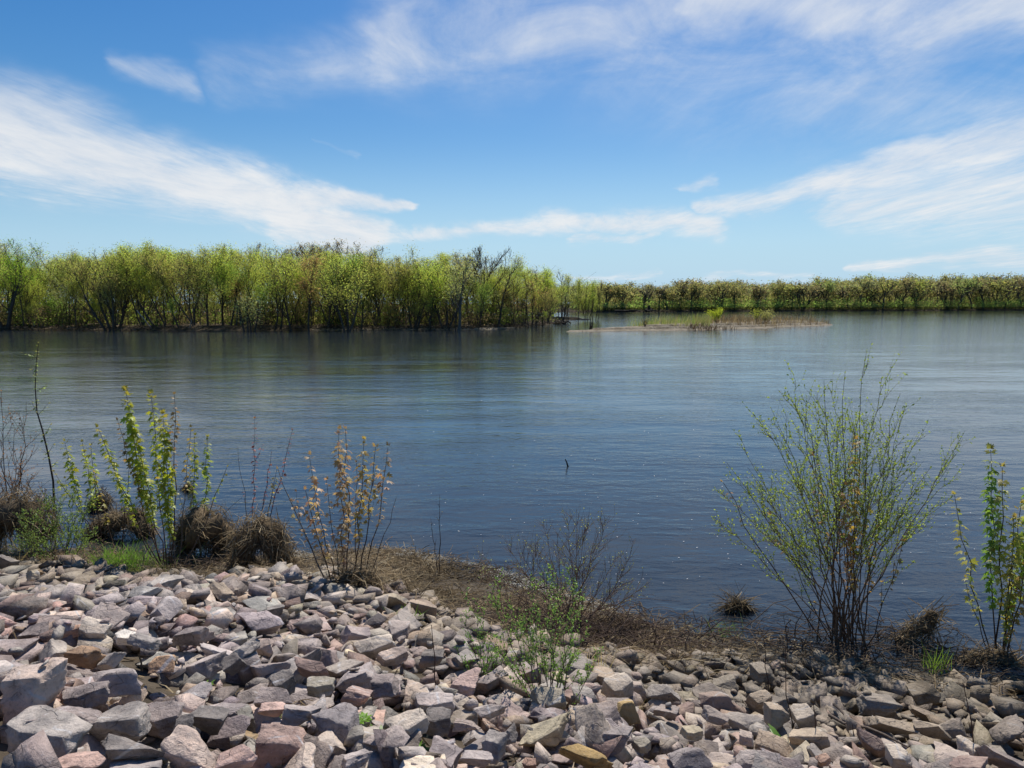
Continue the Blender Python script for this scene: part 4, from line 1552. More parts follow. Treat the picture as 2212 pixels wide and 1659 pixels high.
for i, (px, top, form, colr, words) in enumerate(FARROW):
    y = far_dist(px) + fr.uniform(5, 10)
    loc = np.array([y * (px - 1106) / FPX, y, 0.9])
    H_ = height_to(px, top, loc)
    bare_ = colr is BARE_C
    ft = make_tree('far_tree', words, 1500 + i, form, H_, loc, 0.3, 170 if bare_ else 850, np.array(colr) * 0.95, group='front row of trees on the far right bank', bark=(0.075, 0.066, 0.056), **FARKW)
    ft.scale = (fr.uniform(1.3, 1.95), 1.2, 1.0)
SHORT_R = ['leftmost thin tree', 'round forked olive tree', 'bare crown over the root plate', 'bare tree with dead tips', 'small olive tree', 'tan tree under the twig tuft', 'tree right of the twig tuft', 'crooked leaning tree', 'broad domed olive tree',
           'tree right of the domed one', 'tan round tree', 'olive tree behind the grey shrub', 'yellow green tree over the reeds', 'two dark trunks', 'dark narrow tree', 'pointed greener tree', 'bare tree on a slanting trunk', 'pale tall crown',
           'dark trunked bare tree', 'tree left of the low limbs', 'low-limbed tree', 'brightest crown', 'large dark bare tree', 'thin forked tree', 'full green tree', 'round dark bare tree', 'brownish tree', 'yellow tinged tree', 'leaning bare tree', 'tall tree at the right edge']
FX_R = np.array([t[0] for t in FARROW])
COL_R = ['olive', 'forked olive', 'yellow green', 'fresh green', 'bare brown', 'spreading olive', 'pale']
ROW_R = ['tree close behind the', 'tree farther behind the', 'skyline crown behind the']
LBL_R = 'hazy budding tree in the wood behind the front row on the far right bank'
GRP_R = 'trees massed behind the front row on the far right bank'
fsrc = {}
for row, cnt_, (d0, d1) in ((0, 36, (12, 20)), (1, 56, (26, 40)), (2, 74, (50, 80))):
    for k in range(cnt_):
        px = 1215 + (2290 - 1215) * (k + fr.random()) / cnt_
        y = far_dist(px) + fr.uniform(d0, d1)
        loc = np.array([y * (px - 1106) / FPX, y, 1.0])
        top = np.interp(px, srx, sry) + (fr.uniform(0, 22), fr.uniform(-2, 12), fr.uniform(-7, 7))[row]
        H_ = height_to(px, top, loc)
        q = int(fr.choice(7, p=[.26, .2, .16, .1, .1, .12, .06]))
        lab = COL_R[q] + ' ' + ROW_R[row] + ' ' + SHORT_R[int(np.argmin(np.abs(FX_R - px)))] + ', far bank'
        if q not in fsrc:
            form, colr, nl = [('round', OLIVE, 1000), ('vee', OLIVE, 900), ('vee', YG, 1000), ('tall', GREEN, 900), ('spread', BARE_C, 350), ('spread', OLIVE, 1000), ('spread', PALE, 700)][q]
            fsrc[q] = make_tree('far_tree', lab, 1700 + q, form, 14.0, loc, 0.3, nl, np.array(colr) * 0.95, group=GRP_R, bark=(0.075, 0.066, 0.056), **FARKW)
            fsrc[q].scale = (H_ / 14,) * 3
        else:
            s = H_ / 14.0
            copy_tree(fsrc[q], loc, fr.uniform(0, 6.28), (s * fr.uniform(1.3, 2.2), s * fr.uniform(1.0, 1.5), s), lab, GRP_R)
# willow thicket in front of the far wood
mb = MB()
for k in range(2300):
    px = fr.uniform(1240, 2420)
    y = far_dist(px) + (fr.uniform(2.5, 11) if k < 650 else fr.uniform(12, 60))
    hgt = fr.uniform(2.2, 5.4) * np.interp(px, [1240, 1330, 1400, 2212], [0.5, 0.6, 0.95, 0.95]) * (0.7 + 0.5 * fr.random())
    c = np.array([y * (px - 1106) / FPX, y, 0.6])
    if k >= 650:
        hgt = fr.uniform(5, 10.5) * np.interp(px, [1240, 1400, 1500, 1900, 2212], [0.78, 0.72, 0.95, 1.05, 1.2])
    n = 34 if k < 650 else 58
    P = c + fr.normal(size=(n, 3)) * np.array([1.5, 0.9, 0]) + np.c_[np.zeros(n), np.zeros(n), fr.random(n) ** 0.8 * hgt]
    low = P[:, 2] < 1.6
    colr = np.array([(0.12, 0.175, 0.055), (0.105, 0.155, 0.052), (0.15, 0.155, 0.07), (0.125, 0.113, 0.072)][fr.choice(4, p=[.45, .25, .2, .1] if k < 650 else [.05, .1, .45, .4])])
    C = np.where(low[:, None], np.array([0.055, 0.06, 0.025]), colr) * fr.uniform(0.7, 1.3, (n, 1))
    S = fr.uniform(0.3, 0.75, n) * (1.0 if k < 650 else 1.4)
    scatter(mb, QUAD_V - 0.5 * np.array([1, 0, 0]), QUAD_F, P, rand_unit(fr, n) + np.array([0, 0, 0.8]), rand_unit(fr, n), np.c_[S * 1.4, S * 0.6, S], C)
tag(mb.build('willow_thicket', M_FARLEAF), kind='stuff')

# ------------------------------------------------------------------ sand bar plants
sr = np.random.default_rng(8)
BLADE_V = np.array([(0, -0.5, 0), (0, 0.5, 0), (0.55, 0.35, 0.03), (0.55, -0.35, 0.03), (1, 0, 0.14)])
BLADE_F = np.array([(0, 1, 2), (0, 2, 3), (3, 2, 4)])


def bar_plants(name, n, pxs, pys, hgt, cols, wid, lean=0.18):
    mb = MB()
    px = sr.choice(np.linspace(pxs[0], pxs[1], 40), n) + sr.normal(size=n) * 3
    py = sr.uniform(pys[0], pys[1], n)
    P = np.array([W(a, b, 0.25) for a, b in zip(px, py)])
    P[:, 2] = bar_z(P[:, 0], P[:, 1]) - 0.02
    ok = P[:, 2] > (-0.12 if 'stub' in name or 'sprout' in name else 0.02)
    P = P[ok]
    P[:, 2] = np.maximum(P[:, 2], -0.04)
    k = len(P)
    X = np.c_[sr.normal(size=k) * lean + 0.1, sr.normal(size=k) * lean, np.ones(k)]
    L = sr.uniform(hgt[0], hgt[1], k)
    C = np.array(cols)[sr.integers(len(cols), size=k)] * sr.uniform(0.75, 1.25, (k, 1))
    scatter(mb, BLADE_V, BLADE_F, P, X, rand_unit(sr, k), np.c_[L, np.full(k, wid), L], C)
    return tag(mb.build(name, M_LEAF), kind='stuff')


bar_plants('sand_bar_grass', 1300, (1358, 1535), (699, 707), (0.5, 1.6), [(0.15, 0.17, 0.06), (0.11, 0.15, 0.045), (0.18, 0.165, 0.09)], 0.05)
bar_plants('dead_reeds', 3400, (1505, 1808), (694, 704.5), (0.4, 1.4), [(0.10, 0.075, 0.05), (0.13, 0.095, 0.065), (0.17, 0.14, 0.09), (0.06, 0.042, 0.03)], 0.04, 0.14)
bar_plants('dark_stubs', 700, (1490, 1665), (706.5, 710.5), (0.25, 0.9), [(0.035, 0.025, 0.018), (0.06, 0.04, 0.028)], 0.07, 0.4)
bar_plants('shore_sprouts', 160, (1240, 1330), (712, 715), (0.15, 0.7), [(0.05, 0.04, 0.028), (0.10, 0.075, 0.05)], 0.05, 0.3)


def bar_shrub(label, px, py, top, w, colr, n, seed):
    r = np.random.default_rng(seed)
    p = W(px, py, 0.3)
    p[2] = float(bar_z(np.array([p[0]]), np.array([p[1]]))[0]) - 0.03
    k = p[1] / FPX
    Hh = (py - top) * k
    e = empty('sand_bar_shrub', p, label, 'shrub')
    st, fo = MB(), MB()
    for i in range(16):
        d = np.array([r.normal() * 0.28 * w * k / Hh, r.normal() * 0.25, 1.0])
        L = Hh * r.uniform(0.6, 1.0)
        P = p + np.array([[0, 0, 0], d * L * 0.5 + r.normal(size=3) * 0.05, d * L])
        tube(st, P, [0.03, 0.022, 0.012], 3, (0.10, 0.08, 0.055))
        m = n // 16
        t = r.uniform(0.35, 1.0, m)[:, None]
        Q = p + d * L * t + r.normal(size=(m, 3)) * 0.12
        S = r.uniform(0.07, 0.14, m)
        scatter(fo, QUAD_V, QUAD_F, Q, rand_unit(r, m) + np.array([0, 0, 0.7]), rand_unit(r, m), np.c_[S * 1.4, S * 0.7, S], np.array(colr) * r.uniform(0.7, 1.3, (m, 1)))
    st.build('stems', M_BARK, e, p)
    fo.build('foliage', M_FARLEAF, e, p)


bar_shrub('yellow green shrub standing up from the middle of the sand bar', 1548, 702, 669, 50, (0.19, 0.22, 0.03), 1500, 1)
bar_shrub('greyish budding shrub right of the yellow one on the sand bar', 1655, 700, 668, 56, (0.15, 0.15, 0.07), 1100, 2)
bar_shrub('small yellow green shrub between the two larger sand bar shrubs', 1634, 700, 669, 22, (0.16, 0.18, 0.04), 500, 3)
bar_shrub('thin bare shrub in the green grass of the sand bar', 1393, 707, 686, 20, (0.12, 0.10, 0.06), 60, 4)
driftwood('dark dead stump sticking up at the left tip of the sand bar', 1279, 713.5, 14, 24, 7, (0.06, 0.045, 0.03), 9, name='dead_stump', z=0.05, cat='stump', rad=0.07)
# ================================================================== NEAR PLANTS
MAPLE_V = np.array([(0.38, 0, 0.04), (0, 0, 0), (0.16, -0.48, -0.10), (0.36, -0.2, 0.0), (0.78, -0.42, -0.12), (0.62, -0.14, -0.01), (1.05, 0, -0.14),
                    (0.62, 0.14, -0.01), (0.78, 0.42, -0.12), (0.36, 0.2, 0.0), (0.16, 0.48, -0.10)])
MAPLE_F = np.array([(0, i, i + 1) for i in range(1, 10)] + [(0, 10, 1)])
OVAL_V = np.array([(0, 0, 0), (0.35, -0.27, 0.06), (0.75, -0.22, 0.04), (1, 0, -0.05), (0.75, 0.22, 0.04), (0.35, 0.27, 0.06)])
OVAL_F = np.array([(0, 1, 5), (1, 2, 4), (1, 4, 5), (2, 3, 4)])
STRIP_V = np.array([(0, -0.5, 0), (0, 0.5, 0), (0.5, 0.5, 0.1), (0.5, -0.5, 0.1), (1, 0.4, 0), (1, -0.4, 0)])
STRIP_F = np.array([(0, 1, 2, 3), (3, 2, 4, 5)])
C_MAPLE, C_RED, C_COPPER, C_WILLOW, C_SMALL = (0.19, 0.215, 0.022), (0.16, 0.045, 0.035), (0.22, 0.155, 0.09), (0.15, 0.215, 0.04), (0.095, 0.19, 0.035)
STEM_BROWN, STEM_GREY, STEM_RED = (0.085, 0.055, 0.038), (0.12, 0.10, 0.085), (0.10, 0.04, 0.03)


def curve_to(r, a, b, n=9, bow=0.06, wig=0.008):
    """a stem: leaves the ground leaning outwards and straightens up"""
    a, b = np.array(a, float), np.array(b, float)
    t = np.linspace(0, 1, n)[:, None]
    d = b - a
    hz = np.array([d[0], d[1], 0])
    P = a + d * t + hz * bow * 4 * t * (1 - t) + r.normal(size=(n, 3)) * wig * np.linalg.norm(d) * np.sin(t * math.pi) ** 0.5
    P[0], P[-1] = a, b
    return P


def along(P, t):
    f = np.clip(np.asarray(t), 0, 0.9999) * (len(P) - 1)
    i = f.astype(int)
    w = (f - i)[:, None]
    return P[i] * (1 - w) + P[i + 1] * w, unit(P[i + 1] - P[i])


def maple_leaves(mb, r, P, t0, step, size, col, pairs=2, droop=0.75):
    L = np.linalg.norm(np.diff(P, axis=0), axis=1).sum()
    k = max(2, int(L * (1 - t0) / step))
    t = t0 + (1 - t0) * (np.arange(k) + r.uniform(-0.25, 0.25, k)) / (k - 1 + 1e-6)
    Q, D = along(P, np.clip(t, t0, 1))
    for j in range(pairs):
        th = np.arange(k) * 1.57 + j * (6.283 / pairs) + r.normal(size=k) * 0.5
        o = np.c_[np.cos(th), np.sin(th), np.full(k, -droop) * r.uniform(0.3, 1.5, k)]
        up_ = np.clip((t - 0.93) / 0.07, 0, 1)[:, None]
        o = unit(o * (1 - 0.75 * up_) + D * up_)
        S = size * r.uniform(0.65, 1.2, k) * (1.0 - 0.35 * np.clip((t - 0.8) / 0.2, 0, 1)) * (0.65 + 0.35 * np.clip((t - t0) / 0.25, 0, 1))
        pet = o * (S * 0.35)[:, None]
        C = np.array(col) * r.uniform(0.75, 1.25, (k, 1)) * (1 + r.normal(size=(k, 3)) * 0.07)
        tipc = np.array([0.20, 0.12, 0.05])
        wt_ = (np.clip((t - 0.88) / 0.12, 0, 1) * 0.45)[:, None]
        C = C * (1 - wt_) + tipc * wt_
        Zn = np.c_[np.zeros(k), np.zeros(k), np.ones(k)] + r.normal(size=(k, 3)) * 0.3
        scatter(mb, MAPLE_V, MAPLE_F, Q + pet, o, Zn, S, np.clip(C, 0.01, 1))


def base_at(px, py):
    z = 0.15
    for _ in range(3):
        p = W(px, py, z)
        z = float(ground_z(np.array([p[0]]), np.array([p[1]]))[0])
        if in_rocks(p[0], p[1]):
            z = max(z, float(surface_z(p[0], p[1])) - 0.05)
        z = max(z, -0.05)
    return W(px, py, z)


def sapling(name, label, cat, base, stems, seed, group=None, size=0.08, step=0.037, thick=0.008):
    """stems: (foot px, foot py, tip px, tip py, first leaf, leaf colour, pairs, size factor, stem colour)"""
    r = np.random.default_rng(seed)
    b0 = base_at(*base)
    e = empty(name, b0, label, cat, group)
    for (fx, fy, tx, ty, t0, col, pairs, sf, sc) in stems:
        f = base_at(fx, fy) - np.array([0, 0, 0.05])
        tip = WY(tx, ty, f[1] + r.normal() * 0.16)
        P = curve_to(r, f, tip, bow=r.uniform(0.02, 0.08))
        n = len(P)
        mb = MB()
        tube(mb, P, thick * np.linspace(1.0, 0.3, n) * (0.7 + 0.4 * r.random()), 5, np.array(sc) * r.uniform(0.8, 1.2))
        lf = MB()
        if col is not None:
            maple_leaves(lf, r, P, t0, step / max(sf, 0.6), size * sf, col, pairs)
        # a few side twigs
        for _ in range(r.integers(0, 3)):
            q, d = along(P, np.array([r.uniform(0.3, 0.75)]))
            dd = unit(d[0] + rand_unit(r, 1)[0] * 0.7 + np.array([0, 0, 0.3]))
            T = curve_to(r, q[0], q[0] + dd * r.uniform(0.12, 0.35), 4, 0.05)
            tube(mb, T, np.linspace(thick * 0.4, thick * 0.15, 4), 4, np.array(sc))
            if col is not None:
                maple_leaves(lf, r, T, 0.3, step * 1.2, size * sf * 0.8, col, 2)
        s = mb.build('stem', M_TWIG, e, f)
        lf.build('leaves', M_LEAF, s, f)
    return e


Y, K, O_ = C_MAPLE, C_RED, C_COPPER
MIXC = (0.21, 0.17, 0.04)
sapling('maple_sapling', 'tall clump of maple shoots with dense yellow green leaf columns at left', 'sapling', (370, 1232), [
    (350, 1228, 272, 842, 0.30, Y, 4, 1.15, STEM_BROWN), (362, 1232, 326, 853, 0.42, Y, 3, 1.0, STEM_BROWN), (368, 1234, 352, 897, 0.30, Y, 4, 1.15, STEM_BROWN),
    (374, 1234, 377, 853, 0.55, (0.16, 0.10, 0.035), 2, 0.85, STEM_BROWN), (356, 1232, 254, 908, 0.45, (0.17, 0.11, 0.04), 2, 0.8, STEM_BROWN), (358, 1232, 212, 925, 0.45, Y, 3, 1.0, STEM_BROWN),
    (380, 1234, 412, 925, 0.6, MIXC, 2, 0.8, STEM_GREY), (366, 1234, 300, 960, 0.4, Y, 3, 1.0, STEM_BROWN), (384, 1234, 345, 1010, 0.35, Y, 3, 0.9, STEM_GREY), (388, 1232, 490, 1010, 0.7, Y, 2, 0.7, STEM_GREY),
    (344, 1228, 240, 1000, 0.45, Y, 3, 0.85, STEM_BROWN)], 1)
sapling('maple_sapling', 'loose yellow green maple shoots left of the tall clump rising from the water edge', 'sapling', (215, 1178), [
    (200, 1175, 140, 955, 0.4, Y, 3, 1.0, STEM_BROWN), (214, 1178, 178, 956, 0.4, Y, 3, 0.95, STEM_BROWN), (222, 1180, 196, 962, 0.4, Y, 2, 0.9, STEM_BROWN), (236, 1184, 118, 1020, 0.5, Y, 2, 0.85, STEM_BROWN),
    (250, 1190, 205, 1020, 0.4, MIXC, 2, 0.8, STEM_BROWN), (262, 1192, 280, 1000, 0.5, Y, 2, 0.8, STEM_BROWN)], 2)
sapling('maple_sapling', 'pair of slender leafy maple shoots right of the tall clump', 'sapling', (430, 1170), [
    (416, 1172, 420, 942, 0.3, Y, 3, 0.95, STEM_BROWN), (428, 1172, 448, 946, 0.3, (0.15, 0.19, 0.03), 3, 0.95, STEM_BROWN)], 3)
sapling('maple_sapling', 'dark red leaved maple shoots standing on the humped reed heap', 'sapling', (560, 1160), [
    (545, 1150, 550, 905, 0.15, K, 2, 0.62, STEM_RED), (556, 1150, 586, 980, 0.4, K, 2, 0.55, STEM_RED), (572, 1150, 632, 928, 0.25, K, 2, 0.6, STEM_RED),
    (540, 1150, 514, 968, 0.85, K, 1, 0.4, STEM_GREY), (566, 1150, 598, 1012, 0.35, MIXC, 2, 0.7, STEM_RED)], 4)
sapling('maple_sapling', 'copper leaved maple clump with many upright stems on the reed litter', 'sapling', (755, 1275), [
    (735, 1280, 668, 985, 0.3, O_, 2, 0.92, STEM_BROWN), (745, 1282, 732, 930, 0.25, O_, 3, 0.92, STEM_BROWN), (752, 1280, 746, 928, 0.35, O_, 2, 0.88, STEM_BROWN), (762, 1278, 786, 952, 0.4, (0.2, 0.15, 0.05), 3, 0.9, STEM_BROWN),
    (770, 1278, 811, 966, 0.5, (0.19, 0.15, 0.05), 2, 0.9, STEM_BROWN), (778, 1274, 838, 966, 0.5, O_, 2, 0.92, STEM_BROWN), (725, 1282, 660, 1060, 0.25, O_, 2, 0.88, STEM_BROWN), (722, 1284, 600, 1012, 0.35, O_, 1, 0.62, STEM_GREY),
    (765, 1276, 770, 1000, 0.45, O_, 2, 0.65, STEM_BROWN), (784, 1272, 856, 1075, 0.9, O_, 1, 0.4, STEM_GREY), (742, 1282, 705, 1035, 0.3, O_, 2, 0.65, STEM_BROWN)], 5)
YC = (0.20, 0.20, 0.045)
sapling('maple_sapling', 'leafy yellow green maple shoots at the right edge of the picture', 'sapling', (2155, 1425), [
    (2150, 1425, 2140, 972, 0.28, (0.12, 0.19, 0.03), 4, 1.0, STEM_BROWN), (2156, 1426, 2165, 1010, 0.3, YC, 3, 0.9, STEM_BROWN), (2148, 1424, 2062, 1070, 0.35, YC, 2, 0.8, STEM_BROWN),
    (2162, 1426, 2206, 1090, 0.25, YC, 3, 0.95, STEM_BROWN), (2166, 1426, 2240, 1010, 0.3, (0.14, 0.19, 0.03), 3, 1.0, STEM_BROWN), (2146, 1424, 2085, 1250, 0.5, YC, 2, 0.7, STEM_BROWN),
    (2172, 1428, 2215, 1220, 0.3, (0.22, 0.16, 0.05), 3, 0.8, STEM_BROWN), (2168, 1428, 2190, 1120, 0.2, YC, 3, 0.85, STEM_BROWN)], 6, size=0.085, step=0.042)
sapling('maple_sapling', 'copper and yellow maple shoots growing up through the large willow shrub', 'sapling', (1840, 1400), [
    (1845, 1415, 1848, 952, 0.35, (0.23, 0.17, 0.05), 3, 1.0, STEM_BROWN), (1835, 1410, 1757, 988, 0.4, O_, 2, 0.8, STEM_BROWN), (1842, 1412, 1826, 1050, 0.4, (0.24, 0.15, 0.08), 3, 0.85, STEM_BROWN),
    (1860, 1415, 1892, 1140, 0.5, (0.22, 0.13, 0.05), 2, 0.8, STEM_BROWN), (1812, 1400, 1664, 1112, 0.75, O_, 2, 0.8, STEM_BROWN), (1790, 1395, 1562, 1042, 0.75, O_, 2, 0.62, STEM_BROWN),
    (1862, 1420, 1950, 1172, 0.5, (0.17, 0.12, 0.05), 2, 0.75, STEM_BROWN), (1850, 1412, 1872, 1010, 0.5, (0.19, 0.17, 0.05), 2, 0.75, STEM_BROWN)], 7, size=0.08, step=0.045)


# ---- shrubs with fine branching --------------------------------------------
def fine_shrub(name, label, base, tips, seed, leaf_c, leaf_s, nside=(9, 4), thick=0.011, leaf_step=0.035, leaf_from=0.35, col=STEM_BROWN, spread_y=0.25, foot=0.1, side_len=0.3, cat='shrub', bow=(0.02, 0.1), leaf_keep=1.0, ang=0.62, side_from=0.25):
    r = np.random.default_rng(seed)
    b0 = base_at(*base)
    e = empty(name, b0, label, cat)
    for (tx, ty) in tips:
        f = b0 + np.array([r.normal() * foot, r.normal() * foot * 0.7, -0.06])
        tip = WY(tx, ty, b0[1] + r.normal() * spread_y)
        P = curve_to(r, f, tip, 10, r.uniform(*bow), 0.01)
        Ln = np.linalg.norm(tip - f)
        mb, lf = MB(), MB()
        tube(mb, P, thick * (0.6 + 0.25 * Ln) * np.linspace(1, 0.16, 10), 5, np.array(col) * r.uniform(0.8, 1.2))
        fine = [(P, leaf_from + 0.2)]
        for k in range(nside[0]):
            t = r.uniform(side_from, 0.95)
            q, d = along(P, np.array([t]))
            dd = unit(d[0] + unit(np.cross(d[0], r.normal(size=3))) * ang * r.uniform(0.6, 1.3) + np.array([0, 0, 0.15]))
            T = curve_to(r, q[0], q[0] + dd * Ln * side_len * (1.25 - t) * r.uniform(0.5, 1.2), 6, 0.0, 0.02)
            tube(mb, T, thick * 0.36 * np.linspace(1, 0.3, 6), 4, np.array(col) * r.uniform(0.8, 1.2))
            fine.append((T, 0.1))
            for _ in range(nside[1]):
                t2 = r.uniform(0.2, 0.95)
                q2, d2 = along(T, np.array([t2]))
                d3 = unit(d2[0] + rand_unit(r, 1)[0] * 0.7 + np.array([0, 0, 0.2]))
                T2 = curve_to(r, q2[0], q2[0] + d3 * Ln * side_len * 0.3 * r.uniform(0.4, 1.1), 4, 0.0, 0.02)
                tube(mb, T2, thick * 0.2 * np.linspace(1, 0.4, 4), 3, np.array(col))
                fine.append((T2, 0.1))
        for T, t0 in fine:
            L = np.linalg.norm(np.diff(T, axis=0), axis=1).sum()
            k = int(L * (1 - t0) / leaf_step * leaf_keep + r.random())
            if k < 1:
                continue
            q, d = along(T, t0 + (1 - t0) * r.random(k))
            X = unit(d * 0.6 + rand_unit(r, k) * 0.8 + np.array([0, 0, 0.25]))
            S = leaf_s * r.uniform(0.55, 1.3, k)
            scatter(lf, OVAL_V, OVAL_F, q, X, rand_unit(r, k) + np.array([0, 0, 0.6]), S, np.array(leaf_c) * r.uniform(0.7, 1.3, (k, 1)))
        s = mb.build('stem', M_TWIG, e, f)
        lf.build('leaves', M_LEAF, s, f)
    return e


fine_shrub('willow_shrub', 'large fan shaped shrub with small fresh leaves at the water edge on the right', (1835, 1405), [
    (1873, 752), (1700, 845), (1780, 822), (1826, 800), (1905, 815), (1945, 850), (1640, 900), (1665, 880), (1735, 880), (1950, 900), (1985, 940), (2085, 930), (1570, 1000), (1600, 960),
    (1550, 1060), (1615, 1010), (1690, 960), (1760, 940), (1810, 900), (1860, 880), (1920, 940), (2010, 1010), (2030, 1080), (1545, 1120), (1700, 1060), (1885, 1000), (1960, 1040), (1640, 1080)],
    11, (0.19, 0.24, 0.05), 0.0205, nside=(13, 4), leaf_step=0.025, bow=(-0.13, -0.03), leaf_from=0.3, spread_y=0.3, foot=0.13, side_len=0.30, thick=0.0066, ang=0.45, side_from=0.36, col=(0.16, 0.115, 0.075))
fine_shrub('green_shrub', 'airy bright green shrub growing among the stones in the lower middle', (1188, 1545), [
    (1010, 1300), (1060, 1262), (1100, 1290), (1150, 1240), (1180, 1225), (1215, 1232), (1245, 1230), (1265, 1290), (1240, 1330), (1130, 1330), (1080, 1380), (1295, 1400), (1200, 1290), (1160, 1300), (1225, 1400), (1105, 1430)],
    12, (0.125, 0.205, 0.05), 0.0135, nside=(10, 4), leaf_step=0.0135, leaf_from=0.18, spread_y=0.12, foot=0.02, side_len=0.3, thick=0.0045, col=(0.11, 0.095, 0.075))
fine_shrub('green_shrub', 'smaller thin green shrub left of the bright green one', (1045, 1484), [
    (1000, 1330), (1030, 1345), (1062, 1350), (985, 1400), (1080, 1400), (1045, 1380)],
    13, C_SMALL, 0.012, nside=(9, 4), leaf_step=0.016, leaf_from=0.2, spread_y=0.1, foot=0.03, side_len=0.34, thick=0.005, col=(0.11, 0.095, 0.075))
fine_shrub('bare_shrub', 'leafless twiggy shrub with arching stems on the litter left of centre', (1235, 1345), [
    (1245, 1098), (1225, 1120), (1265, 1130), (1120, 1150), (1180, 1130), (1060, 1200), (1040, 1225), (1090, 1165), (1290, 1140), (1330, 1200), (1365, 1180), (1310, 1120), (1150, 1180), (1200, 1170),
    (1075, 1270), (1350, 1230), (1280, 1190), (1050, 1300), (1390, 1260), (1320, 1270)],
    14, (0.17, 0.19, 0.09), 0.016, nside=(13, 5), leaf_step=0.12, leaf_from=0.5, spread_y=0.3, foot=0.12, side_len=0.42, thick=0.0068, col=(0.19, 0.13, 0.095), bow=(0.05, 0.22), ang=0.8)
fine_shrub('green_bush', 'soft feathery green bush over the stones near the left edge', (135, 1222), [
    (60, 1110), (95, 1085), (130, 1075), (160, 1078), (185, 1090), (110, 1130), (150, 1120), (60, 1150), (190, 1130), (85, 1160), (170, 1160), (40, 1140)],
    15, (0.125, 0.18, 0.05), 0.019, nside=(12, 5), leaf_step=0.019, leaf_from=0.1, spread_y=0.25, foot=0.12, side_len=0.5, thick=0.007)
fine_shrub('brown_brush', 'brown leafless brush at the left edge of the water', (22, 1165), [
    (3, 840), (57, 868), (-30, 900), (30, 930), (-60, 950), (15, 980), (75, 960), (45, 1000), (-20, 1000), (90, 1040), (60, 1050), (0, 1030), (-70, 1040)],
    16, (0.17, 0.09, 0.05), 0.024, nside=(7, 4), leaf_step=0.07, leaf_from=0.3, spread_y=0.4, foot=0.25, side_len=0.35, thick=0.009, col=(0.12, 0.08, 0.06))
# tall lone sapling at the left
r = np.random.default_rng(17)
f = base_at(112, 1150)
e = empty('thin_sapling', f, 'tall thin bent sapling with sparse pale leaves near the left edge', 'sapling')
pts = np.array([f + np.array([0, 0, -0.05])] + [WY(a, b, f[1]) for a, b in ((117, 1100), (115, 1040), (105, 985), (92, 930), (80, 890), (76, 840), (78, 790), (83, 742))])
mb, lf = MB(), MB()
tube(mb, pts, np.linspace(0.017, 0.004, len(pts)), 5, (0.07, 0.055, 0.045))
for _ in range(16):
    q, d = along(pts, np.array([r.uniform(0.3, 0.97)]))
    T = curve_to(r, q[0], q[0] + unit(d[0] * 0.4 + rand_unit(r, 1)[0]) * r.uniform(0.06, 0.28), 5, 0, 0.03)
    tube(mb, T, np.linspace(0.004, 0.0015, 5), 4, (0.09, 0.07, 0.05))
    maple_leaves(lf, r, T, 0.3, 0.035, 0.045, (0.18, 0.22, 0.06), 2)
maple_leaves(lf, r, pts, 0.75, 0.05, 0.045, (0.18, 0.22, 0.06), 2)
s = mb.build('stem', M_TWIG, e, f)
lf.build('leaves', M_LEAF, s, f)

# ---- single twigs and weed stalks -----------------------------------------------------
fine_shrub('twig', 'lone bare twig with one side branch standing at the litter edge', (950, 1243), [(950, 1068), (930, 1118)], 18, (0.15, 0.12, 0.05), 0.015, nside=(3, 1), leaf_step=0.2, foot=0.01, side_len=0.2, thick=0.009, cat='twig', spread_y=0.03)
f = W(1231, 1018, -0.1)
pole('snag', 'small dark stick poking out of the open water', 'stick', f, WY(1221, 992, f[1]), 0.022, (0.05, 0.04, 0.03), M_TWIG, seed=5)
for i, (lab, a, b, c, d) in enumerate([
        ('dark upright stalk among the stones left of the smaller green shrub', 944, 1500, 932, 1350), ('reddish dry weed stalk standing behind the green weed at the bottom right', 1712, 1612, 1697, 1395),
        ('thin leaning weed stalk right of the green weed at the bottom right', 1768, 1660, 1757, 1520), ('slender dark weed stalk in the lower right corner', 2112, 1655, 2080, 1475),
        ('short dark stalk near the big purple slab', 1848, 1610, 1842, 1565), ('thin dry stalk crossing the stones below the willow shrub', 1700, 1440, 1692, 1330),
        ('short dark stalk high on the left slope', 441, 1345, 436, 1296), ('dry stalk beside the two-toned buff block', 1660, 1500, 1650, 1380)]):
    pa, pb = base_at(a, b), None
    pb = WY(c, d, pa[1] + 0.05)
    pole('weed_stalk', lab, 'weed stalk', pa, pb, 0.0042, (0.075, 0.045, 0.035), M_TWIG, seed=50 + i, sides=5, bow=0.02)
for i, (lab, a, b, c, d) in enumerate([('long grey stick lying over the stones in the lower right', 1790, 1572, 1960, 1650), ('second thinner stick lying beside the long grey one', 1800, 1548, 1850, 1600), ('dark stick sticking out over the shallow water right of the willow shrub', 2040, 1420, 1960, 1350)]):
    pa, pb = base_at(a, b), base_at(c, d)
    pa, pb = pa + np.array([0, 0, 0.09]), pb + np.array([0, 0, 0.10])
    pole('stick', lab, 'stick', pa, pb, 0.011, (0.13, 0.105, 0.085), M_TWIG, seed=70 + i, bow=0.03)

# ---- dead reed litter ------------------------------------------------------------------
STRAW_C = np.array([(0.30, 0.225, 0.13), (0.21, 0.155, 0.09), (0.40, 0.32, 0.20), (0.13, 0.095, 0.06), (0.24, 0.19, 0.125)])


def straws(mb, r, P, X, L, wd, dark=1.0):
    n = len(P)
    C = STRAW_C[r.choice(5, n, p=[.28, .25, .14, .18, .15])] * r.uniform(0.7, 1.2, (n, 1)) * dark
    scatter(mb, STRIP_V, STRIP_F, P, X, rand_unit(r, n) * 0.6 + np.array([0, 0, 0.8]), np.c_[L, wd, L], C)


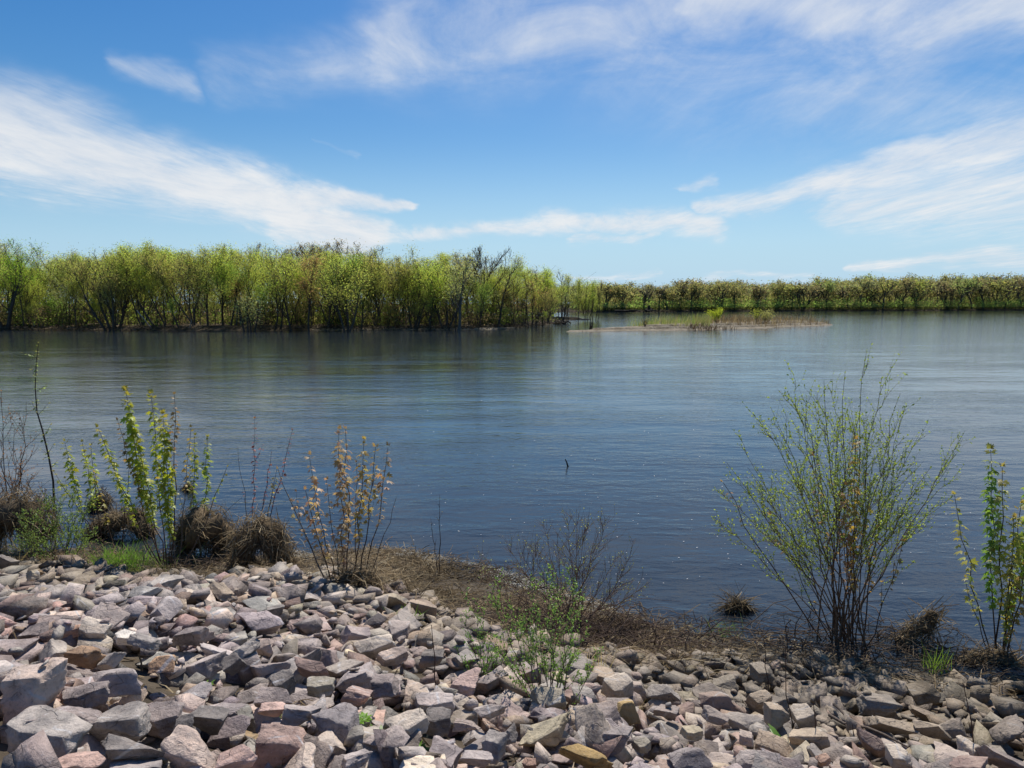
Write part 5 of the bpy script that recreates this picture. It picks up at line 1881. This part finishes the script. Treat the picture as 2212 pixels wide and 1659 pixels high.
r = np.random.default_rng(61)
mb = MB()
M = 110000
x = r.uniform(-7.5, 6.5, M)
sy = np.interp(x, [p[0] for p in SHORE], [p[1] for p in SHORE])
ry = np.interp(x, rex, rey)
y = ry - 0.55 + (sy + 0.28 - ry + 0.55) * r.random(M)
# thick on the flat in the middle, thinner to the right, a scatter on the first stones and on the water margin
dens_ = np.interp(x, [-7.5, -4, -2.7, -1.5, 0.6, 1.6, 2.4, 4.5, 6.5], [0.35, 0.35, 0.6, 0.95, 0.9, 0.42, 0.24, 0.2, 0.2])
edge = np.clip((y - (ry - 0.55)) / 0.55, 0, 1) ** 2 * np.where(y > sy, np.clip(1 - (y - sy) / 0.28, 0, 1) * 0.6, 1.0)
clump = 0.55 + 0.6 * fbm(x, y, 71, 3.0)
ok = r.random(M) < dens_ * edge * np.clip(clump, 0.12, 1)
x, y = x[ok], y[ok]
n = len(x)
z = np.where(in_rocks(x, y), surface_z(x, y), np.maximum(ground_z(x, y), 0.004)) + r.random(n) ** 2 * 0.05
X = np.c_[r.normal(size=n) + 0.3, r.normal(size=n) * 0.8, r.normal(size=n) * 0.22]
L = r.uniform(0.03, 0.2, n) * np.where(r.random(n) < 0.12, 1.6, 1.0)
straws(mb, r, np.c_[x, y, z], X, L, r.uniform(0.003, 0.009, n), np.clip(0.95 + 0.35 * fbm(x, y, 81, 2.2), 0.4, 1.4)[:, None])
tag(mb.build('reed_litter', M_STRAW), kind='stuff')


def reed_heap(label, path, rad, n, seed, cat='reed heap', dark=1.0, name='reed_heap', drape=0.4, z0=None):
    """dead reeds left hanging by high water: a dark matted core and the loose stalks over it"""
    r = np.random.default_rng(seed)
    base = base_at(*path[0]) if z0 is None else W(path[0][0], path[0][1], z0)
    P = [WY(a, b, base[1] + r.normal() * 0.05) for a, b in path]
    P = np.array(P)
    t = np.linspace(0, 1, 14)
    Q, D = along(P, t)
    Q = Q + r.normal(size=Q.shape) * rad * 0.35
    rd = rad * (0.7 + 0.35 * np.sin(t * math.pi)) * r.uniform(0.45, 1.4, 14)
    e = empty(name, base, label, cat)
    core = MB()
    tube(core, Q, rd * 0.72, 8, (0.14, 0.105, 0.065))
    core.build('core', M_BARK, e, base)
    tt = r.random(n)
    q, d = along(P, tt)
    th = r.uniform(0, 6.283, n)
    a = unit(np.cross(d, np.array([0.0, 1.0, 0.05])))
    b = np.cross(d, a)
    o = a * np.cos(th)[:, None] + b * np.sin(th)[:, None]
    rr_ = np.interp(tt, t, rd) * r.uniform(0.7, 1.15, n)
    pos = q + o * rr_[:, None] + r.normal(size=(n, 3)) * 0.012
    X = d * r.choice([-1, 1], n)[:, None] * 0.6 + np.c_[np.zeros(n), np.zeros(n), -np.full(n, drape) * r.random(n) * 1.6] + r.normal(size=(n, 3)) * 0.6
    X = X - o * (np.einsum('ij,ij->i', X, o) * 0.85)[:, None]
    st = MB()
    straws(st, r, pos, X, r.uniform(0.06, 0.30, n), r.uniform(0.003, 0.009, n), dark * (0.75 + 0.75 * r.random((n, 1)) ** 2))
    for _ in range(9 if rad > 0.09 else 0):
        q_, d_ = along(P, np.array([r.random()]))
        tip_ = q_[0] + np.array([r.normal() * 0.12, r.normal() * 0.12, r.uniform(0.1, 0.3)]) * (rad / 0.13)
        tube(st, curve_to(r, q_[0] - np.array([0, 0, 0.1]), tip_, 4, 0, 0.03), np.linspace(0.004, 0.0018, 4), 4, (0.13, 0.10, 0.07))
    tag(st.build('straw', M_STRAW, e, base), kind='stuff')
    return e


reed_heap('long low heap of dead reeds bridging the small pool at left', [(188, 1165), (225, 1138), (262, 1120), (300, 1128), (328, 1162)], 0.12, 1900, 1)
reed_heap('dome of matted dead reeds behind the tall maple clump', [(392, 1200), (405, 1150), (430, 1130), (462, 1140), (478, 1180), (484, 1210)], 0.19, 2600, 2)
reed_heap('tall humped heap of dead reeds under the red maple shoots', [(512, 1235), (530, 1170), (556, 1145), (585, 1155), (604, 1190), (614, 1240)], 0.15, 3000, 3)
reed_heap('broad right flank of the tall humped reed heap', [(572, 1150), (594, 1192), (608, 1245)], 0.2, 2300, 4)
reed_heap('round clump of drift reeds caught in the water behind the left maple shoots', [(203, 1100), (216, 1078), (232, 1098)], 0.10, 700, 5, z0=0.0, dark=0.75)
reed_heap('small dark clod of reeds afloat right of the tall maple clump', [(398, 1060), (405, 1052), (414, 1061)], 0.06, 260, 6, z0=0.0, dark=0.5)
reed_heap('brown heap of dead stems at the left edge above the green bush', [(-40, 1195), (-10, 1120), (30, 1090), (70, 1115), (95, 1160)], 0.22, 2600, 7)
reed_heap('tuft of dead reeds standing in the shallows left of the willow shrub', [(1572, 1314), (1592, 1306), (1618, 1312)], 0.04, 380, 8, z0=0.0, dark=0.6)
reed_heap('low reed mat around the foot of the right edge maples', [(2060, 1445), (2110, 1430), (2170, 1430), (2230, 1445)], 0.075, 1300, 11)
reed_heap('dried fern like debris hanging in the gap between the two right shrubs', [(1945, 1392), (1975, 1365), (2005, 1345), (2018, 1325)], 0.06, 420, 12, z0=0.02)
reed_heap('matted reeds round the foot of the copper maple clump', [(715, 1285), (745, 1262), (785, 1255), (800, 1275)], 0.10, 1100, 13)


def tangle(label, px, py, w, h, n, seed, col, name='bramble_tangle', cat='brambles'):
    r = np.random.default_rng(seed)
    b = base_at(px, py)
    k = b[1] / FPX
    e = empty(name, b, label, cat)
    mb = MB()
    for i in range(n):
        a = b + np.array([r.normal() * w * k * 0.35, r.normal() * 0.28, 0.02])
        a[2] = max(float(ground_z(a[:1], a[1:2])[0]), 0.0) + 0.02
        d = np.array([r.normal(), r.normal() * 0.6, 0]) * w * k * 0.35
        m = a + d * 0.5 + np.array([0, 0, abs(r.normal()) * h * k * 0.6])
        t = np.linspace(0, 1, 7)[:, None]
        P = a * (1 - t) ** 2 + 2 * m * t * (1 - t) + (a + d + np.array([0, 0, 0.02])) * t ** 2 + r.normal(size=(7, 3)) * 0.012
        tube(mb, P, np.linspace(0.0045, 0.0018, 7) * r.uniform(0.7, 1.3), 4, np.array(col) * r.uniform(0.6, 1.5))
    tag(mb.build('canes', M_TWIG, e, b), kind='stuff')
    return e


tangle('dense tangle of brown canes at the foot of the leafless shrub', 1230, 1370, 300, 90, 230, 1, (0.14, 0.10, 0.075))
tangle('low tangle of dry canes reaching into the water right of the leafless shrub', 1400, 1385, 260, 70, 170, 2, (0.15, 0.11, 0.08))
tangle('dry canes and twigs round the foot of the willow shrub', 1760, 1400, 320, 70, 130, 3, (0.12, 0.09, 0.065))
tangle('dark twigs and debris between the two right shrubs', 2010, 1430, 220, 60, 110, 4, (0.09, 0.07, 0.05))
tangle('dry twigs in the stones near the upright pale buff stone', 1520, 1470, 160, 50, 50, 5, (0.2, 0.155, 0.11))
tangle('dead stems around the foot of the tall maple clump', 400, 1225, 260, 60, 90, 6, (0.16, 0.12, 0.085))


# ---- grass and small weeds ---------------------------------------------------------------
def tuft(name, label, cat, px, py, w, h, n, col, seed, wid=0.006, lean=0.5):
    r = np.random.default_rng(seed)
    b = base_at(px, py)
    k = b[1] / FPX
    P = b + np.c_[r.normal(size=n) * w * k * 0.3, r.normal(size=n) * w * k * 0.2, np.zeros(n)]
    X = np.c_[r.normal(size=n) * lean, r.normal(size=n) * lean, np.ones(n)]
    L = h * k * r.uniform(0.45, 1.1, n)
    mb = MB()
    scatter(mb, BLADE_V, BLADE_F, P, X, rand_unit(r, n) * np.array([1, 1, 0.1]), np.c_[L, np.full(n, wid), L * 1.6], np.array(col) * r.uniform(0.7, 1.3, (n, 1)))
    o = mb.build(name, M_LEAF, None, b)
    return tag(o, label, cat)


G = (0.10, 0.18, 0.03)
tuft('grass_tuft', 'long fresh green grass between the stones and the reed pool at left', 'grass', 270, 1225, 150, 60, 420, G, 1, 0.007)
tuft('grass_tuft', 'thin dull grass spilling over the stones below the maple clump', 'grass', 320, 1245, 80, 42, 260, (0.12, 0.13, 0.05), 2, 0.006, 0.8)
tuft('grass_tuft', 'small bright grass tuft at the upper edge of the stones in the middle', 'grass', 880, 1342, 36, 46, 40, G, 3, 0.007, 0.35)
tuft('grass_tuft', 'few green blades right of the bright grass tuft', 'grass', 925, 1335, 30, 30, 18, G, 4, 0.006, 0.4)
tuft('grass_tuft', 'green blades in the shallows between the two right shrubs', 'grass', 2025, 1450, 60, 70, 45, (0.10, 0.16, 0.03), 5, 0.007, 0.3)
tuft('grass_tuft', 'sparse green blades in the water left of the willow shrub', 'grass', 1560, 1372, 90, 50, 50, (0.11, 0.16, 0.04), 6, 0.005, 0.8)
tuft('grass_tuft', 'dry straw coloured grass beside the upright pale buff stone', 'grass', 1290, 1478, 70, 90, 60, (0.30, 0.24, 0.13), 7, 0.005, 0.4)
tuft('grass_tuft', 'dry bent straw over the ochre yellow stone', 'grass', 1370, 1555, 50, 60, 30, (0.34, 0.27, 0.15), 8, 0.004, 0.9)
tuft('grass_tuft', 'dry grass wisps at the left edge under the green bush', 'grass', 40, 1200, 160, 60, 200, (0.24, 0.19, 0.10), 9, 0.005, 0.6)


def rosette(label, px, py, w, n, col, seed, name='green_weed', h=0.5, wid=0.28):
    r = np.random.default_rng(seed)
    b = base_at(px, py)
    b[2] = float(surface_z(b[0], b[1])) if in_rocks(b[0], b[1]) else b[2]
    k = math.dist(b, (0, 0, CAM_H)) / FPX
    th = r.uniform(0, 6.283, n)
    X = np.c_[np.cos(th), np.sin(th), r.uniform(0.2, 1.4, n) * h]
    L = w * k * 0.55 * r.uniform(0.6, 1.15, n)
    P = b + np.c_[r.normal(size=n), r.normal(size=n), np.zeros(n)] * w * k * (0.04 if n < 20 else 0.22)
    mb = MB()
    scatter(mb, OVAL_V, OVAL_F, P, X, np.array([0, 0, 1.0]) + rand_unit(r, n) * 0.4, np.c_[L, L * wid / 0.5, L], np.array(col) * r.uniform(0.75, 1.25, (n, 1)))
    o = mb.build(name, M_LEAF, None, b)
    return tag(o, label, 'weed')


rosette('long leaved green weed at the bottom edge right of centre', 1698, 1640, 95, 14, (0.09, 0.17, 0.03), 1, h=0.9, wid=0.22)
rosette('little green weed in front of the clean pink stone', 590, 1562, 34, 50, (0.07, 0.15, 0.02), 2, h=0.4)
rosette('moss green cushion in the gravelly hollow, left', 784, 1585, 26, 60, (0.11, 0.2, 0.02), 3, h=0.3)
rosette('moss green cushion in the gravelly hollow, right', 898, 1598, 30, 60, (0.11, 0.2, 0.02), 4, h=0.3)
rosette('tiny green weed with dry stalks in the gravelly hollow', 812, 1632, 40, 40, (0.09, 0.14, 0.03), 5, h=0.5)
rosette('green cushion under the pale split block at the hollow edge', 906, 1628, 24, 50, (0.09, 0.16, 0.02), 6, h=0.3)
rosette('tiny green sprout beside the slate pyramid', 449, 1505, 20, 30, (0.10, 0.19, 0.02), 7, h=0.4)
rosette('green sprig on the upright pale buff stone', 1343, 1474, 16, 14, (0.12, 0.22, 0.03), 8, h=0.9)

# dry leaves and reed bits caught between the stones
r = np.random.default_rng(90)
n = 16000
y = r.uniform(1.6, 7.4, n)
x = r.uniform(-0.8, 0.8, n) * (y + 1)
low = surface_z(x, y) - ground_z(x, y)
ok = (low < np.quantile(low, 0.30)) & in_rocks(x, y)
x, y = x[ok], y[ok]
n = len(x)
mb = MB()
straws(mb, r, np.c_[x, y, surface_z(x, y) + 0.008], rand_unit(r, n) * np.array([1, 1, 0.3]), r.uniform(0.03, 0.11, n), r.uniform(0.004, 0.014, n))
tag(mb.build('dry_litter', M_STRAW), kind='stuff')

# small broken sticks and bark washed up along the water line
r = np.random.default_rng(93)
mb = MB()
for i in range(170):
    x = r.uniform(-6.5, 5.5)
    y = np.interp(x, [p[0] for p in SHORE], [p[1] for p in SHORE]) - abs(r.normal()) * 0.4 + 0.06
    p = np.array([x, y, max(float(ground_z(np.array([x]), np.array([y]))[0]), 0.0) + 0.03])
    d = np.array([r.normal(), r.normal() * 0.4, abs(r.normal()) * 0.15]) * r.uniform(0.08, 0.3)
    tube(mb, curve_to(r, p - d * 0.5, p + d * 0.5, 5, 0, 0.05), np.linspace(1, 0.5, 5) * r.uniform(0.003, 0.011), 5, np.array([(0.16, 0.13, 0.10), (0.08, 0.06, 0.045), (0.24, 0.2, 0.16)][r.integers(3)]))
tag(mb.build('washed_up_sticks', M_TWIG), kind='stuff')
# pale scum and flood chaff washed against the reed litter, and white flakes standing in for sun glints on the river
r = np.random.default_rng(91)
mb = MB()
n = 9000
x = r.uniform(-3.0, 1.6, n)
sy = np.interp(x, [p[0] for p in SHORE], [p[1] for p in SHORE])
y = sy - 0.34 + 0.42 * r.random(n) ** 0.8
z = np.maximum(ground_z(x, y), 0.0) + 0.012 + 0.03 * r.random(n)
keep = fbm(x, y, 95, 2.5) > -0.15
x, y, z = x[keep], y[keep], z[keep]
n = len(x)
S = r.uniform(0.008, 0.028, n)
scatter(mb, OVAL_V - np.array([0.5, 0, 0]), OVAL_F, np.c_[x, y, z], r.normal(size=(n, 3)) * np.array([1, 1, 0.1]), np.array([0, 0, 1.0]) + rand_unit(r, n) * 0.15, S, np.array((0.44, 0.42, 0.36)) * r.uniform(0.5, 1.2, (n, 1)))
tag(mb.build('shore_scum', M_STRAW), kind='stuff')
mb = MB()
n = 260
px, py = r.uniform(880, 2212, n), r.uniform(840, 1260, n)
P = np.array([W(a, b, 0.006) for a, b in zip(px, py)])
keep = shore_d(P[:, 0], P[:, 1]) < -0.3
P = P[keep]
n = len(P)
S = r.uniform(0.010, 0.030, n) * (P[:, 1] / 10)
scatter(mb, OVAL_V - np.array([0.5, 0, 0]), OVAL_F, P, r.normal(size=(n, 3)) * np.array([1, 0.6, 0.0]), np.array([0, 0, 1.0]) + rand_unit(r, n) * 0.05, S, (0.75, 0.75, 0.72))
tag(mb.build('glint_flecks', M_STRAW), kind='stuff')

# where two trees of the wood would still answer to the same words, say which one by its place
same = {}
for o in scene.objects:
    if 'category' in o and o['category'] == 'tree':
        same.setdefault(o['label'], []).append(o)
for lab, os_ in same.items():
    if len(os_) > 1:
        os_.sort(key=lambda o: o.location.x / o.location.y)
        names = ['left hand', 'right hand'] if len(os_) == 2 else ['leftmost', 'second', 'third', 'fourth', 'fifth', 'sixth', 'seventh', 'eighth'][:len(os_)]
        for o, nm in zip(os_, names):
            o['label'] = nm + ' ' + lab
